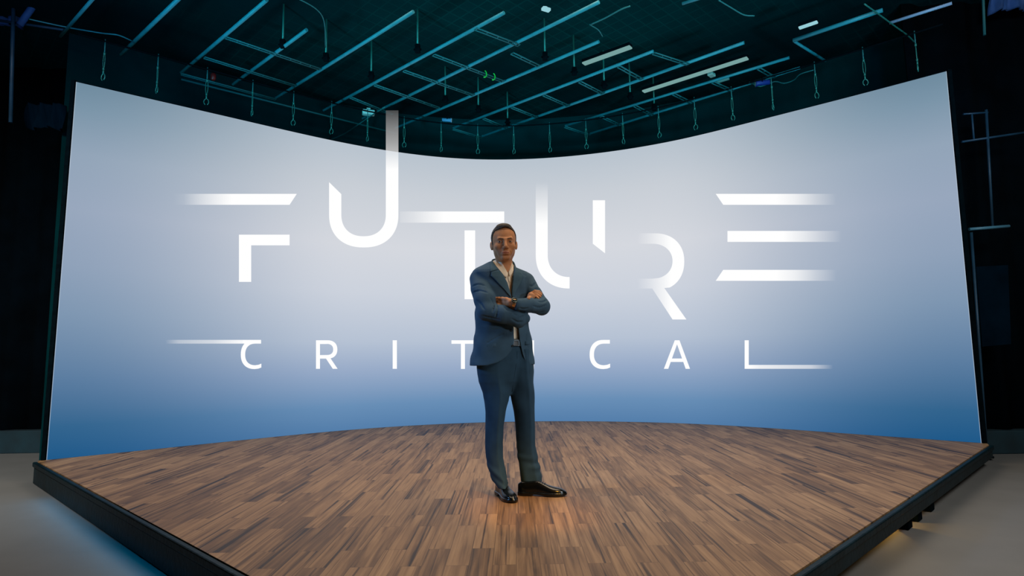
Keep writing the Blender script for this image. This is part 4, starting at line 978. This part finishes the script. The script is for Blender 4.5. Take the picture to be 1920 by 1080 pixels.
# ---------------------------------------------------------------- light, world, camera
def area(name, loc, target, size, power, col, sy=None):
    l = bpy.data.lights.new(name, 'AREA'); l.energy = power; l.color = col; l.size = size
    if sy: l.shape = 'RECTANGLE'; l.size_y = sy
    o = bpy.data.objects.new(name, l); C.objects.link(o); o.location = loc
    o.rotation_euler = (Vector(target)-Vector(loc)).to_track_quat('-Z', 'Y').to_euler(); return o
def spot(name, loc, target, power, col, ang, blend=1, rad=.1):
    l = bpy.data.lights.new(name, 'SPOT'); l.energy = power; l.color = col; l.spot_size = math.radians(ang); l.spot_blend = blend; l.shadow_soft_size = rad
    o = bpy.data.objects.new(name, l); C.objects.link(o); o.location = loc
    o.rotation_euler = (Vector(target)-Vector(loc)).to_track_quat('-Z', 'Y').to_euler(); return o
def point(name, loc, power, col, rad=.1):
    l = bpy.data.lights.new(name, 'POINT'); l.energy = power; l.color = col; l.shadow_soft_size = rad
    o = bpy.data.objects.new(name, l); C.objects.link(o); o.location = loc; return o
area('stage_softbox', (0, 4.4, 4.6), (0, 4.8, 0), 3.6, 98, (1, .78, .56), 2.4).data.spread = math.radians(135)
spot('warm_key', (1.9, .4, 2.2), (.0, 4.0, 1.5), 60, (1, .43, .10), 15, .9, .25)
spot('cool_side', (-3.4, 3.2, 2.4), (0, 4.0, .9), 300, (.22, .5, 1), 34, .8, .3)
o_ = area('rig_wash', (0, 1.0, 4.1), (0, 9, 4.6), 6.5, 16, (.05, .80, 1), .3); o_.data.spread = math.radians(60)
for nm_, x_, pw_ in (('rig_side_left', -4.2, 48), ('rig_side_right', 4.4, 36)):
    o_ = area(nm_, (x_, 2.2, 1.0), (-.4 if x_ < 0 else 1.0, 8.0, 4.6), .6, pw_, (.06, .78, 1)); o_.data.spread = math.radians(72)
spot('trouser_fill', (3.2, .6, 1.6), (0, 4.0, .7), 190, (.72, .88, 1), 26, .9, .2)
spot('blue_wash', (-3.2, 2.5, 2.6), (-4.0, 6.2, 4.8), 160, (.03, .40, 1), 60, 1, .3)
spot('blue_wash_right', (3.2, 2.5, 2.6), (4.6, 6.2, 4.6), 90, (.03, .35, 1), 60, 1, .3)
dL = (FC-LC).normalized(); nL = Vector((dL.y, -dL.x)); nL = nL if nL.x < 0 else -nL
pL = LC.lerp(FC, .44)+nL*.06
area('added_blue_edge_fill', (pL.x, pL.y, -.055), (pL.x+nL.x*.5, pL.y+nL.y*.5, ZG-.12), (FC-LC).length*.62, 3.2, (0, .36, .75), .03).rotation_euler = (Vector((nL.x*.5, nL.y*.5, -.34))).to_track_quat('-Z', 'Y').to_euler()  # added unseen light: spreads the blue reflected glow over the ground beside the left edge
area('floor_light_left', (-4.0, .8, 4.2), (-6.3, 7.0, 0), 1.2, 78, (1, .98, .93)).data.spread = math.radians(75)
area('floor_light_right', (4.0, .8, 4.2), (4.8, 4.5, 0), 1.5, 135, (1, .98, .93))
spot('warm_floor_accent', (1.0, 1.4, 2.4), (.07, 3.74, 0), 420, (1, .47, .05), 17, 1, .1)
pU = FC.lerp(RC, .56)+Vector((-.12, .12)); point('under_stage_lamp', (pU.x, pU.y, -.08), 1.6, (1, .6, .15), .02)
w = bpy.data.worlds.new('World'); bpy.context.scene.world = w; w.use_nodes = True
w.node_tree.nodes['Background'].inputs[0].default_value = (.002, .004, .006, 1)
cd = bpy.data.cameras.new('camera'); co = bpy.data.objects.new('camera', cd); C.objects.link(co)
cd.sensor_width = 36; cd.lens = 36*F/1920; cd.clip_end = 100
M = SIGN_M.copy(); M.translation = CAM; co.matrix_world = M
sc = bpy.context.scene; sc.camera = co
sc.view_settings.view_transform = 'Standard'; sc.view_settings.look = 'None'; sc.view_settings.exposure = 0; sc.view_settings.gamma = 1
sc.view_settings.use_curve_mapping = False
sc.cycles.use_denoising = True; sc.cycles.max_bounces = 6; sc.cycles.transparent_max_bounces = 8
